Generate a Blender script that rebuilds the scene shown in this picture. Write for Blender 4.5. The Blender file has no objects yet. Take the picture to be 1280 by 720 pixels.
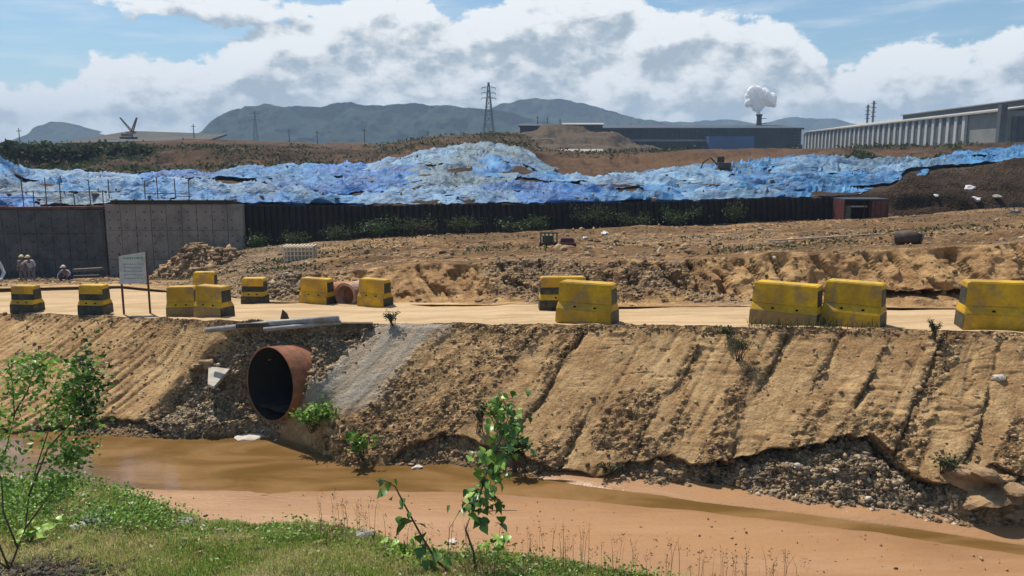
import bpy, bmesh, math, random
import numpy as np
from mathutils import Vector, Matrix, Euler
from mathutils.bvhtree import BVHTree
from math import pi, sin, cos, radians as R
random.seed(11); RNG = np.random.default_rng(5)
SC = bpy.context.scene; COL = SC.collection

# ------------------------------------------------------------------ camera, world, sun, exposure
CAMZ = 6.4; FPX = 1005.0; PITCH = math.atan(160/FPX)
cd = bpy.data.cameras.new('camera'); cam = bpy.data.objects.new('camera', cd); COL.objects.link(cam)
cd.sensor_width = 36; cd.lens = 36*FPX/1280; cd.clip_start = .1; cd.clip_end = 20000
cam.location = (0, 0, CAMZ); cam.rotation_euler = (pi/2-PITCH, 0, 0); SC.camera = cam
SUN_DIR = Vector((-.30, .42, .90)).normalized()     # towards the sun
sd = bpy.data.lights.new('sun', 'SUN'); sd.energy = 5.0; sd.angle = R(.5); sd.color = (1, .93, .82)
sun = bpy.data.objects.new('sun', sd); COL.objects.link(sun)
sun.rotation_euler = SUN_DIR.to_track_quat('Z', 'Y').to_euler(); sun.location = (0, 0, 60)
SC.view_settings.view_transform = 'Standard'; SC.view_settings.look = 'None'
SC.view_settings.exposure = 0.22; SC.view_settings.gamma = 1

class NT:
    """small node-tree writer"""
    def __init__(s, nt): s.t = nt; s.n = nt.nodes; s.l = nt.links
    def new(s, typ, **kw):
        n = s.n.new(typ)
        for k, v in kw.items(): setattr(n, k, v)
        return n
    def put(s, sock, v):
        if v is None: return
        if hasattr(v, 'is_linked') or isinstance(v, bpy.types.NodeSocket): s.l.new(v, sock)
        else:
            if sock.type == 'RGBA' and len(v) == 3: v = (*v, 1)
            sock.default_value = v
    def m(s, op, a, b=None, c=None, clamp=False):
        n = s.new('ShaderNodeMath', operation=op, use_clamp=clamp)
        s.put(n.inputs[0], a); s.put(n.inputs[1], b)
        if c is not None: s.put(n.inputs[2], c)
        return n.outputs[0]
    def mix(s, f, a, b, typ='MIX'):
        n = s.new('ShaderNodeMix', data_type='RGBA', blend_type=typ)
        s.put(n.inputs[0], f); s.put(n.inputs[6], a); s.put(n.inputs[7], b)
        return n.outputs[2]
    def noise(s, vec, scale, detail=5, rough=.6, dist=0, color=False):
        n = s.new('ShaderNodeTexNoise'); s.put(n.inputs['Vector'], vec)
        n.inputs['Scale'].default_value = scale; n.inputs['Detail'].default_value = detail
        n.inputs['Roughness'].default_value = rough; n.inputs['Distortion'].default_value = dist
        return n.outputs['Color' if color else 'Fac']
    def voro(s, vec, scale, feat='F1', out='Distance'):
        n = s.new('ShaderNodeTexVoronoi', feature=feat); s.put(n.inputs['Vector'], vec)
        n.inputs['Scale'].default_value = scale
        return n.outputs[out]
    def ss(s, v, lo, hi, a=0., b=1.):
        n = s.new('ShaderNodeMapRange', interpolation_type='SMOOTHSTEP')
        s.put(n.inputs[0], v); s.put(n.inputs[1], lo); s.put(n.inputs[2], hi); s.put(n.inputs[3], a); s.put(n.inputs[4], b)
        return n.outputs[0]
    def comb(s, x, y, z):
        n = s.new('ShaderNodeCombineXYZ')
        for i, v in enumerate((x, y, z)): s.put(n.inputs[i], v)
        return n.outputs[0]
    def vm(s, op, a, b):
        n = s.new('ShaderNodeVectorMath', operation=op); s.put(n.inputs[0], a); s.put(n.inputs[1], b); return n.outputs[0]

# world: physical sky with cumulus drawn in azimuth / elevation
W = bpy.data.worlds.new('World'); SC.world = W; W.use_nodes = True
w = NT(W.node_tree); w.n.clear()
sky = w.new('ShaderNodeTexSky', sky_type='NISHITA', sun_disc=False)
sky.sun_elevation = math.asin(SUN_DIR.z); sky.sun_rotation = math.atan2(SUN_DIR.x, SUN_DIR.y)
sky.altitude = 30; sky.air_density = 1.0; sky.dust_density = .6; sky.ozone_density = 2.2
tc = w.new('ShaderNodeTexCoord'); sep = w.new('ShaderNodeSeparateXYZ'); w.l.new(tc.outputs['Generated'], sep.inputs[0])
AZ = w.m('ARCTAN2', sep.outputs[0], sep.outputs[1]); EL = w.m('ARCSINE', sep.outputs[2])
def ramp_curve(t, x, pts, lo, hi, vlo, vhi):
    """piecewise curve of x (world units) through pts"""
    f = t.new('ShaderNodeMapRange'); t.put(f.inputs[0], x); f.inputs[1].default_value = lo; f.inputs[2].default_value = hi
    c = t.new('ShaderNodeFloatCurve'); t.l.new(f.outputs[0], c.inputs['Value'])
    cu = c.mapping.curves[0]; P = [((a-lo)/(hi-lo), (b-vlo)/(vhi-vlo)) for a, b in pts]
    cu.points[0].location = P[0]; cu.points[1].location = P[-1]
    for p in P[1:-1]: cu.points.new(*p)
    for p in cu.points: p.handle_type = 'AUTO_CLAMPED'
    c.mapping.update()
    g = t.new('ShaderNodeMapRange'); t.l.new(c.outputs[0], g.inputs[0]); g.inputs[3].default_value = vlo; g.inputs[4].default_value = vhi
    return g.outputs[0]
paz = lambda px: math.atan((px-640)/FPX)
pel = lambda py: (200-py)/FPX
TOP = [(-900, 95), (-300, 90), (0, 118), (60, 122), (110, 104), (150, 84), (205, 88), (250, 92), (290, 70), (330, 46), (380, 34), (430, 22), (480, 4), (540, 12), (580, 26), (620, 14), (680, -8), (740, -6), (800, 8),
       (830, 34), (880, 30), (930, 36), (990, 44), (1040, 96), (1075, 74), (1120, 66), (1160, 72), (1200, 78), (1250, 62), (1300, 60), (1600, 70), (2300, 95)]
toppts = [(paz(a), pel(b)) for a, b in TOP]
toppts = [(-pi, .10)] + toppts + [(pi, .10)]
def cloud_field(t, az, el, soft=False):
    """returns cloud density around 0 (edge) for angles az, el"""
    v = t.comb(az, t.m('MULTIPLY', el, 1.55), 0.0)
    big = t.noise(t.vm('ADD', v, (3.1, 1.7, 0)), 11, 4, .5)
    puff = t.voro(t.vm('ADD', v, t.vm('MULTIPLY', t.noise(v, 26, 4, .6, color=True), (.03, .03, 0))), 22, 'SMOOTH_F1')
    fine = t.noise(t.vm('ADD', v, (1.3, 9.7, 0)), 24 if soft else 38, 3 if soft else 7, .5 if soft else .62)
    n = t.m('ADD', t.m('MULTIPLY', t.m('SUBTRACT', big, .5), .9), t.m('MULTIPLY', t.m('SUBTRACT', fine, .5), 1.25))
    n = t.m('ADD', n, t.m('MULTIPLY', t.m('SUBTRACT', .42, puff), .42))
    top = ramp_curve(t, az, toppts, -pi, pi, -.1, .35)
    e1 = t.m('MULTIPLY', t.m('SUBTRACT', top, el), 26)            # main bank, full below its top line
    e1 = t.m('MINIMUM', e1, t.ss(t.noise(t.vm('ADD', v, (5.5, 2.2, 0)), 7, 2, .5), .40, .60, .36, .64))
    # upper left bank
    c2 = t.m('SUBTRACT', el, t.m('ADD', .168, t.m('MULTIPLY', t.m('SUBTRACT', az, -.33), -.02)))
    e2 = t.m('SUBTRACT', .42, t.m('ADD', t.m('MULTIPLY', t.m('ABSOLUTE', c2), 17), t.m('MULTIPLY', t.m('ABSOLUTE', t.m('ADD', az, .33)), 2.0)))
    # scattered fair-weather clouds higher up, all round
    e3 = t.m('SUBTRACT', t.m('MULTIPLY', t.ss(el, .23, .40), .5), .75)
    e = t.m('MAXIMUM', t.m('MAXIMUM', e1, e2), e3)
    return t.m('ADD', n, e)
D0 = cloud_field(w, AZ, EL)
S0 = cloud_field(w, AZ, EL, True)
D1 = cloud_field(w, w.m('SUBTRACT', AZ, .012), w.m('ADD', EL, .022), True)
cover = w.ss(D0, -.03, .20)
lit = w.ss(w.m('ADD', w.m('SUBTRACT', S0, D1), w.m('MULTIPLY', w.m('SUBTRACT', D0, S0), .75)), -.32, .46)
thick = w.ss(D0, .25, 1.25)
lown = w.noise(w.comb(AZ, w.m('MULTIPLY', EL, 2.4), 4.), 6, 3, .5)
shade = w.m('MULTIPLY', w.ss(lown, .40, .62), thick)
lum = w.m('SUBTRACT', w.m('ADD', .61, w.m('MULTIPLY', lit, .50)), w.m('MULTIPLY', shade, .17))
f60 = w.noise(w.comb(AZ, w.m('MULTIPLY', EL, 1.6), 7.), 55, 6, .65, .4); f20 = w.noise(w.comb(AZ, w.m('MULTIPLY', EL, 1.8), 3.), 17, 5, .6)
lum = w.m('ADD', lum, w.m('ADD', w.m('MULTIPLY', w.m('SUBTRACT', f60, .5), .55), w.m('MULTIPLY', w.m('SUBTRACT', f20, .5), .35)))
lum = w.m('MINIMUM', w.m('MAXIMUM', lum, .60), 1.04)
ccol = w.mix(w.ss(lum, .45, .95), (5.8, 7.3, 8.6), (9.3, 9.45, 9.5))
ccol = w.mix(1.0, ccol, w.comb(lum, lum, lum), 'MULTIPLY')
cirr = w.m('MULTIPLY', w.ss(w.noise(w.comb(w.m('MULTIPLY', AZ, 1.2), w.m('MULTIPLY', w.m('ADD', EL, w.m('MULTIPLY', AZ, -.05)), 9), 2.), 6, 6, .6), .44, .72), .5)
skyc = w.mix(1.0, sky.outputs[0], (.86, 1.02, 1.06), 'MULTIPLY')
skyc = w.mix(cirr, skyc, (7.6, 8.3, 9.0))
hz = w.ss(EL, -.02, .10, .40, .0)
tot = w.mix(w.m('MULTIPLY', cover, w.ss(EL, -.03, .05, .55, .97)), skyc, ccol)
tot = w.mix(hz, tot, (7.0, 7.9, 8.8))
bg = w.new('ShaderNodeBackground'); w.put(bg.inputs[0], tot); bg.inputs[1].default_value = .09
wo = w.new('ShaderNodeOutputWorld'); w.l.new(bg.outputs[0], wo.inputs[0])

# ------------------------------------------------------------------ helpers
def at(px, py, Y):
    a = np.asarray(px, float); b = np.asarray(py, float); Y = np.asarray(Y, float)
    dx = (a-640)/FPX; uy = (360-b)/FPX
    dy = cos(PITCH)+uy*sin(PITCH); dz = -sin(PITCH)+uy*cos(PITCH)
    k = Y/dy
    return np.stack([dx*k, Y+0*k, CAMZ+dz*k], -1)
def V(px, py, Y): return Vector(at(px, py, Y).tolist())
def y_on_z(px, py, z):
    uy = (360-py)/FPX; dy = cos(PITCH)+uy*sin(PITCH); dz = -sin(PITCH)+uy*cos(PITCH)
    return (z-CAMZ)/dz*dy
def ppm(Y): return FPX/Y        # photo pixels per metre at depth Y

def _h(ix, iy, iz, s):
    with np.errstate(over='ignore'):
        h = (ix.astype(np.uint32)*np.uint32(374761393) + iy.astype(np.uint32)*np.uint32(668265263) + iz.astype(np.uint32)*np.uint32(2147483647) + np.uint32(s*9176+77))
        h = (h ^ (h >> np.uint32(13)))*np.uint32(1274126177); h = h ^ (h >> np.uint32(16))
    return h.astype(np.float64)/4294967295.0
def vnoise(x, y, z=0., seed=0):
    x, y, z = np.broadcast_arrays(np.asarray(x, float), np.asarray(y, float), np.asarray(z, float))
    x0 = np.floor(x); y0 = np.floor(y); z0 = np.floor(z)
    fx = x-x0; fy = y-y0; fz = z-z0; s = lambda t: t*t*t*(t*(t*6-15)+10)
    fx, fy, fz = s(fx), s(fy), s(fz)
    I = [(c.astype(np.int64)+100000) for c in (x0, y0, z0)]
    r = 0
    for a in (0, 1):
        for b in (0, 1):
            for c in (0, 1):
                wgt = (fx if a else 1-fx)*(fy if b else 1-fy)*(fz if c else 1-fz)
                r = r + wgt*_h(I[0]+a, I[1]+b, I[2]+c, seed)
    return r*2-1
def fbm(x, y, z=0., o=4, seed=0, g=.5):
    r = 0; a = 1.; k = 1.; tot = 0
    for i in range(o):
        r = r + a*vnoise(np.asarray(x)*k, np.asarray(y)*k, np.asarray(z)*k, seed+i*7); tot += a; a *= g; k *= 2.03
    return r/tot
def sstep(x, lo, hi): t = np.clip((x-lo)/(hi-lo), 0, 1); return t*t*(3-2*t)

BVH = []
def link(o, parent=None):
    COL.objects.link(o)
    if parent is not None: o.parent = parent
    return o
def props(o, label=None, cat=None, group=None, kind=None):
    for k, v in (('label', label), ('category', cat), ('group', group), ('kind', kind)):
        if v: o[k] = v
    return o
def grid_obj(name, P, mat, attrs=None, uv=None, smooth=True, bvh=True, kind='structure', mask=None):
    nr, nc = P.shape[:2]
    idx = np.arange(nr*nc).reshape(nr, nc)
    F = np.stack([idx[:-1, :-1], idx[:-1, 1:], idx[1:, 1:], idx[1:, :-1]], -1).reshape(-1, 4)
    if mask is not None: F = F[mask[:-1, :-1].reshape(-1)]
    me = bpy.data.meshes.new(name)
    me.vertices.add(nr*nc); me.vertices.foreach_set('co', P.reshape(-1).astype(np.float32))
    me.loops.add(F.size); me.loops.foreach_set('vertex_index', F.reshape(-1).astype(np.int32))
    me.polygons.add(len(F)); me.polygons.foreach_set('loop_start', np.arange(0, F.size, 4, dtype=np.int32))
    me.polygons.foreach_set('loop_total', np.full(len(F), 4, dtype=np.int32))
    me.polygons.foreach_set('use_smooth', np.full(len(F), smooth))
    me.update(calc_edges=True)
    for k, v in (attrs or {}).items():
        a = me.attributes.new(k, 'FLOAT', 'POINT'); a.data.foreach_set('value', v.reshape(-1).astype(np.float32))
    if uv is not None:
        l = me.uv_layers.new(name='UVMap'); u = uv.reshape(-1, 2)[F.reshape(-1)]
        l.data.foreach_set('uv', u.reshape(-1).astype(np.float32))
    me.materials.append(mat)
    o = bpy.data.objects.new(name, me); link(o)
    if kind: o['kind'] = kind
    if bvh: BVH.append(BVHTree.FromPolygons(P.reshape(-1, 3).tolist(), F.tolist()))
    return o
def gz(x, y, default=0.):
    best = None
    for b in BVH:
        h = b.ray_cast(Vector((x, y, 200)), Vector((0, 0, -1)))
        if h[0] is not None and (best is None or h[0].z > best): best = h[0].z
    return default if best is None else best
def hit(px, py):
    """real ground point seen along the sight line through a photo position"""
    o = Vector((0, 0, CAMZ)); d = (V(px, py, 10.)-o).normalized(); best = None
    for b in BVH:
        h = b.ray_cast(o, d)
        if h[0] is not None and (best is None or h[3] < best[1]): best = (h[0], h[3])
    return best[0] if best else V(px, py, 20)
def sheet(cols, subs, dpx, px0=None, px1=None, power=None):
    """sheet through rows of keyed points; cols: [(px, [(py, Y) or (py, None, z)])]"""
    pxs = np.array([c[0] for c in cols], float); nk = len(cols[0][1])
    KP = np.zeros((nk, len(cols), 3))
    for i, (px, ks) in enumerate(cols):
        for k, q in enumerate(ks):
            Y = y_on_z(px, q[0], q[2]) if len(q) == 3 else q[1]
            KP[k, i] = (q[0], Y, 0)
    PX = np.arange(px0 if px0 is not None else pxs[0], (px1 if px1 is not None else pxs[-1])+dpx, dpx)
    rows = []; pyr = []; T = []
    K = [at(PX, np.interp(PX, pxs, KP[k, :, 0]), np.interp(PX, pxs, KP[k, :, 1])) for k in range(nk)]
    KPY = [np.interp(PX, pxs, KP[k, :, 0]) for k in range(nk)]
    for k in range(nk-1):
        n = subs[k]
        for j in range(n+(k == nk-2)):
            t = j/n; rows.append(K[k]*(1-t)+K[k+1]*t); pyr.append(KPY[k]*(1-t)+KPY[k+1]*t); T.append(k+t)
    P = np.array(rows)
    return P, np.broadcast_to(PX, P.shape[:2]), np.array(pyr), np.broadcast_to(np.array(T)[:, None], P.shape[:2])
def proj(P):
    d = P-np.array([0, 0, CAMZ]); f = d[..., 1]*cos(PITCH)-d[..., 2]*sin(PITCH); u = d[..., 1]*sin(PITCH)+d[..., 2]*cos(PITCH)
    return 640+FPX*d[..., 0]/f, 360-FPX*u/f
def smooth_rows(P, n):
    for _ in range(n): P = np.concatenate([P[:1], (P[:-2]+2*P[1:-1]+P[2:])/4, P[-1:]])
    return P

# ------------------------------------------------------------------ materials
MATS = {}
def material(name, col, rough=.8, col2=None, scale=4., bump=0., bscale=None, metal=0., spec=.3, coord='Object', dirt=None, dirt_amt=0., dscale=3., fine=0.):
    """plain procedural surface: two tones by noise, optional dirt patches, noise relief"""
    if name in MATS: return MATS[name]
    m = bpy.data.materials.new(name); m.use_nodes = True; t = NT(m.node_tree); b = t.n['Principled BSDF']
    c = t.new('ShaderNodeNewGeometry').outputs['Position'] if coord == 'Object' else t.new('ShaderNodeTexCoord').outputs[coord]
    n = t.noise(c, scale, 6, .6)
    k = t.mix(t.ss(n, .35, .65), col, col2 or tuple(x*.75 for x in col))
    if dirt: k = t.mix(t.m('MULTIPLY', t.ss(t.noise(t.vm('ADD', c, (7, 3, 1)), dscale, 7, .7), .48, .66), dirt_amt), k, dirt)
    if fine: 
        v = t.ss(t.noise(c, scale*9, 4, .7), .25, .75, 1-fine, 1+fine); k = t.mix(1., k, t.comb(v, v, v), 'MULTIPLY')
    t.put(b.inputs['Base Color'], k); b.inputs['Roughness'].default_value = rough; b.inputs['Metallic'].default_value = metal
    b.inputs['Specular IOR Level'].default_value = spec
    if bump:
        bn = t.new('ShaderNodeBump'); bn.inputs['Strength'].default_value = 1; bn.inputs['Distance'].default_value = bump
        t.l.new(t.noise(c, bscale or scale*3, 6, .65), bn.inputs['Height']); t.l.new(bn.outputs[0], b.inputs['Normal'])
    MATS[name] = m; return m

def earth_material(name, tan, brown, dark, grey=(.20, .19, .17), cement=(.40, .345, .275), bump=.05, sc=1.0):
    """earth: two soil tones, clod-scale speckle; point attributes gravel / cement / rough choose the ground kind"""
    m = bpy.data.materials.new(name); m.use_nodes = True; t = NT(m.node_tree); b = t.n['Principled BSDF']
    c = t.new('ShaderNodeTexCoord').outputs['Object']
    A = lambda k: t.new('ShaderNodeAttribute', attribute_name=k).outputs['Fac']
    gr, ce, ro, we = A('gravel'), A('cement'), A('rough'), A('wet')
    uvv = t.new('ShaderNodeUVMap').outputs[0]
    n1 = t.noise(c, 1.1*sc, 8, .68, .6); n2 = t.noise(c, 6*sc, 8, .7); n3 = t.noise(c, 22*sc, 5, .7)
    drag = t.m('ADD', t.m('MULTIPLY', t.noise(t.vm('MULTIPLY', uvv, (5.2*sc, .55*sc, 1)), 1.4, 8, .66, .3), .55), t.m('MULTIPLY', t.noise(t.vm('MULTIPLY', uvv, (2.0*sc, .35*sc, 1)), .8, 8, .72, .5), .45))
    k = t.mix(t.ss(t.m('ADD', t.m('MULTIPLY', n1, .6), t.m('MULTIPLY', n2, .4)), .40, .60), tan, brown)
    k = t.mix(t.m('MULTIPLY', t.ss(drag, .48, .60), .75), k, brown)
    k = t.mix(t.m('MULTIPLY', t.ss(drag, .56, .66), .6), k, dark)
    k = t.mix(t.m('MULTIPLY', ro, t.ss(n2, .38, .6)), k, dark)
    # small clods and pebbles
    vo = t.voro(c, 17*sc, 'F1'); vc = t.voro(c, 17*sc, 'F1', 'Color')
    sp = t.new('ShaderNodeSeparateColor'); t.l.new(vc, sp.inputs[0])
    gcol = t.mix(sp.outputs[0], tuple(x*.55 for x in grey), tuple(min(1, x*1.75) for x in grey))
    gcol = t.mix(t.ss(sp.outputs[1], .55, .9), gcol, tan)
    k = t.mix(t.m('MULTIPLY', gr, .9), k, gcol)
    cc = t.mix(t.ss(drag, .35, .68), cement, tuple(x*.62 for x in cement))
    cc = t.mix(t.m('MULTIPLY', t.ss(n2, .55, .7), .6), cc, brown)
    k = t.mix(ce, k, cc)
    k = t.mix(t.m('MULTIPLY', we, .75), k, tuple(x*.42 for x in brown))
    f = t.ss(n3, .25, .75, .72, 1.22); k = t.mix(1., k, t.comb(f, f, f), 'MULTIPLY')
    t.put(b.inputs['Base Color'], k); b.inputs['Roughness'].default_value = .95; b.inputs['Specular IOR Level'].default_value = .12
    h = t.m('ADD', t.m('MULTIPLY', n2, .9), t.m('MULTIPLY', n3, .35))
    h = t.m('ADD', h, t.m('MULTIPLY', drag, -.5))
    h = t.m('ADD', h, t.m('MULTIPLY', t.m('MULTIPLY', t.m('ADD', gr, t.m('MULTIPLY', ro, .5)), t.ss(vo, .0, .6, 1., 0.)), .8))
    bn = t.new('ShaderNodeBump'); bn.inputs['Strength'].default_value = 1; bn.inputs['Distance'].default_value = bump
    t.put(bn.inputs['Height'], h); t.l.new(bn.outputs[0], b.inputs['Normal'])
    return m
EARTH = earth_material('bank earth', (.52, .345, .170), (.34, .20, .092), (.10, .060, .031), (.20, .165, .125), bump=.06)
GROUND2 = earth_material('pit earth', (.50, .315, .145), (.29, .165, .075), (.085, .052, .032), (.20, .165, .125), bump=.10, sc=.55)
MOUND = earth_material('mound earth', (.19, .108, .058), (.10, .060, .036), (.050, .036, .026), (.15, .13, .09), (.21, .120, .064), bump=.6, sc=.34)

# ------------------------------------------------------------------ main bank
TOPLINE = [(-500, 386, 31), (-200, 388, 27), (0, 392, 24), (120, 394, 22.6), (200, 397, 21.5), (260, 400, 19.9), (320, 402, 19.2), (400, 404, 19.1), (450, 405, 19.3), (560, 404, 19.1), (640, 405, 18.8), (735, 406, 18.3), (900, 407, 17.5), (1066, 410, 16.8), (1240, 415, 16.0), (1280, 417, 15.8), (1500, 424, 14.8), (1900, 430, 13.4)]
WL = [(-500, 528), (-200, 540), (0, 545), (130, 545), (200, 548), (320, 549), (380, 560), (430, 583), (520, 582), (560, 580), (640, 594), (700, 600), (780, 606), (880, 618), (960, 626), (1040, 640), (1100, 650), (1200, 664), (1280, 668), (1500, 706), (1900, 790)]
FT = [(-500, 512), (-200, 520), (0, 522), (130, 517), (200, 522), (320, 515), (380, 520), (430, 552), (520, 552), (560, 548), (640, 566), (700, 584), (780, 586), (880, 595), (960, 585), (1040, 590), (1100, 595), (1200, 612), (1280, 612), (1500, 650), (1900, 730)]
OVER = [(-500, 540), (0, 535), (180, 525), (400, 700), (500, 560), (560, 545), (600, 556), (650, 575), (700, 588), (745, 592), (780, 583), (805, 572), (840, 566), (865, 582), (890, 584), (960, 567), (1040, 548), (1092, 540), (1112, 556), (1140, 582), (1165, 596), (1195, 600), (1215, 588), (1240, 580), (1275, 588), (1320, 600), (1900, 700)]
pxk = sorted(set([c[0] for c in TOPLINE] + [c[0] for c in WL]))
ip = lambda tab, px, j: float(np.interp(px, [c[0] for c in tab], [c[j] for c in tab]))
cols = []
for px in pxk:
    wy = y_on_z(px, ip(WL, px, 1), 0.); ty = ip(TOPLINE, px, 2); tp = ip(TOPLINE, px, 1); fp = ip(FT, px, 1); wp = ip(WL, px, 1)
    fr = (wp-fp)/(wp-tp)
    cols.append((px, [(wp+22, wy-.5), (wp, wy), (fp, wy+(ty-wy)*fr*.62), (tp, ty)]))
P, PXg, PYg, T = sheet(cols, [8, 26, 190], 1.9, -420, 1800)
P = smooth_rows(P, 2)
PXp, PYp = proj(P)
slope_d = np.concatenate([np.zeros((1, P.shape[1])), np.cumsum(np.linalg.norm(np.diff(P, axis=0), axis=-1), 0)])
g = P[..., 0] - .57*slope_d
XN, YN, ZN = P[..., 0], P[..., 1], P[..., 2]
edge = (sstep(T, .9, 1.4)*(1-sstep(T, 2.93, 3.0)))
wob = fbm(XN*1.3, slope_d*1.3, 0, 4, 3)*26*sstep(PXp, 210, 330)+fbm(XN*2, slope_d*1.3, 0, 4, 3)*8
def between(l, r, soft=10):
    xl = np.interp(PYp, [q[1] for q in l], [q[0] for q in l])+wob; xr = np.interp(PYp, [q[1] for q in r], [q[0] for q in r])+wob
    return sstep(PXp, xl-soft, xl+soft)*(1-sstep(PXp, xr-soft, xr+soft))
gravA = between([(300, 402), (275, 425), (215, 490), (178, 535), (170, 560)], [(480, 405), (430, 440), (375, 492), (350, 560)])
cem = between([(470, 405), (432, 438), (372, 492), (360, 540)], [(560, 404), (520, 440), (470, 500), (405, 540)], 14)*(1-sstep(PYp, 495, 540))*(.74+.26*sstep(fbm(g*2.5, slope_d*.8, 2, 4, 77), -.25, .1))
roughB = between([(545, 404), (515, 440), (465, 500), (400, 540), (340, 600)], [(700, 404), (640, 470), (560, 560), (540, 600)], 22)
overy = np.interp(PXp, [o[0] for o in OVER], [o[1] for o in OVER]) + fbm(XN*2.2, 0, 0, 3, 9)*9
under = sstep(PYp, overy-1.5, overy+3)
hiG = sstep(PXp, 870, 900)*(1-sstep(PXp, 1180, 1215))
gravC = under*np.clip(.35+hiG, 0, 1)
# bucket marks
warp = fbm(XN*.8, slope_d*.30, 0, 3, 21)*.22
ph = (g+warp)/1.12+.55*fbm(g*.28, 0, 0, 2, 22)
tri = np.abs((ph+.92)-np.floor(ph+.92)-.5)*2                       # 0 in the gully, 1 mid strip
gul = np.exp(-(tri/.15)**2)
gulamp = sstep(fbm(g*.8, slope_d*.9, 0, 3, 31), -.35, .25)
rightz = sstep(PXp, 590, 700)
ph2 = (g+warp*.5)/.33; tri2 = np.abs(ph2-np.floor(ph2)-.5)*2
leftz = (1-sstep(PXp, 190, 290))
chat = fbm(g*.9, slope_d*9, 0, 3, 33); chz = sstep(fbm(g*1.5, slope_d*.7, 7, 3, 35), .0, .25)*rightz
rough = np.clip(roughB*(.45+.55*sstep(fbm(g*1.3, slope_d*.8, 8, 3, 89), -.15, .15)) + rightz*gul*gulamp*1.0, 0, 1)
rough = np.clip(rough + .8*sstep(fbm(g*1.9, slope_d*.5, 3, 4, 41), .10, .30)*(1-leftz*.7) + sstep(T, 2.90, 2.99)*.9 + .12*leftz, 0, 1)
hgt = fbm(XN*.55, slope_d*.55, 0, 3, 51)*.10
hgt += rightz*gulamp*(-.045*gul + .080*((ph+.42)-np.floor(ph+.42)-.5)) + chz*chat*.03
ph3 = (g+warp*1.4)/.47; tri3 = np.abs(ph3-np.floor(ph3)-.5)*2; hgt += rightz*-.028*np.exp(-(tri3/.22)**2)*sstep(fbm(g*1.3, slope_d*.8, 9, 3, 37), .0, .2)
hgt += np.where(tri2 < .35, -.045, .0)*leftz*(.6+.6*vnoise(g*2, slope_d)) + leftz*fbm(g*3.2, slope_d*.5, 0, 3, 55)*.05
cl = fbm(g*7, slope_d*5, 0, 4, 61, .6); clb = 1-np.abs(fbm(g*3.6, slope_d*1.7, 0, 3, 66))*2.4
hgt += rough*(cl*.065+.02*clb)*(1-cem)*(1-.42*roughB)+roughB*(1-cem)*fbm(g*1.1, slope_d*.7, 5, 3, 87)*.13 + .014*cl
hgt += gravA*(fbm(XN*4, slope_d*4, 5, 4, 71)*.16) + under*(fbm(XN*4, slope_d*5, 5, 4, 73)*.15)
hgt += -.24*gravA*(1-cem)*sstep(T, 1.5, 2.2)
hgt += rough*rightz*fbm(g*1.6, slope_d*7, 11, 3, 85)*.05
hgt += cem*(.05+.03*fbm(g*4, slope_d*.6, 0, 3, 75))
# cracks that step across the strips
cr = np.abs(fbm(g*.9+3, slope_d*1.7, 0, 4, 81)); hgt += -.035*np.exp(-(cr/.02)**2)*rightz*(1-under)*sstep(fbm(g*1.2, slope_d, 4, 3, 83), .05, .2)
hgt = hgt*edge
nrm = np.array([0, -.62, .78])
P = P + hgt[..., None]*nrm
P = P + (under*edge*(.10+.08*hiG+(.16+.40*hiG)*np.exp(-np.clip(PYp-overy, 0, 200)/14)))[..., None]*np.array([0, 1.0, -.25])          # scooped out below the scarp
crestz = sstep(T, 2.8, 3.0)*fbm(XN*2.2, YN*2.2, 0, 4, 91)*.05; P[..., 2] += crestz
# hollow for the culvert mouth
hol = np.exp(-(((PXp-322)/40)**2+((PYp-505)/48)**2)); P[..., 1] += hol*.6; bul = np.exp(-(((PXp-398)/24)**2+((PYp-455)/50)**2)); P[..., 1] -= bul*.55; P[..., 2] += bul*.05 
wet = (1-sstep(P[..., 2], .02, .16+.08*fbm(XN*2, 0, 0, 3, 95)))
grav = np.clip(gravA*.95+gravC, 0, 1)
qx = Vector((.60, .79, -.12)).normalized(); dpc = P-at(337, 480, 18.05); al = dpc@np.array(qx); rad_ = np.linalg.norm(dpc-al[..., None]*np.array(qx), axis=-1)
inpipe = (rad_ < .88)*(al > -.4)
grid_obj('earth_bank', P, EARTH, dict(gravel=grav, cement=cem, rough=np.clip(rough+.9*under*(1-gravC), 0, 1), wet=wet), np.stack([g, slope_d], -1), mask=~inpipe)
BANK = (P, PXp, PYp)

# ------------------------------------------------------------------ dirt road and pit beyond
FAR = [(-500, 350, 32), (-200, 354, 29.5), (0, 359, 28), (150, 356, 28), (250, 366, 27), (300, 375, 26.5), (450, 379, 25.2), (640, 380, 23.4), (702, 382, 22.8), (800, 382, 22.3), (960, 381, 21.4), (1100, 383, 20.8), (1280, 385, 19.8), (1900, 392, 18)]
cols = []
for px in sorted(set([c[0] for c in TOPLINE]+[c[0] for c in FAR])):
    tp, ty = ip(TOPLINE, px, 1), ip(TOPLINE, px, 2); fp, fy = ip(FAR, px, 1), ip(FAR, px, 2)
    cols.append((px, [(tp, ty), (tp-3+0*tp, ty+(fy-ty)*.14), (fp, fy)]))
Pr, a, b_, T = sheet(cols, [8, 46], 3.0, -420, 1800)
Pr[..., 2] += fbm(Pr[..., 0]*2.2, Pr[..., 1]*2.2, 0, 4, 91)*.05*(1-sstep(T, 0, .5)) 
ruts = .03*np.sin((Pr[..., 1]+fbm(Pr[..., 0]*.15, 0, 0, 2, 5)*.6)*3.4)*sstep(T, .6, 1.2)
Pr[..., 2] += ruts + fbm(Pr[..., 0]*1.2, Pr[..., 1]*1.2, 0, 4, 15)*.03
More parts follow.
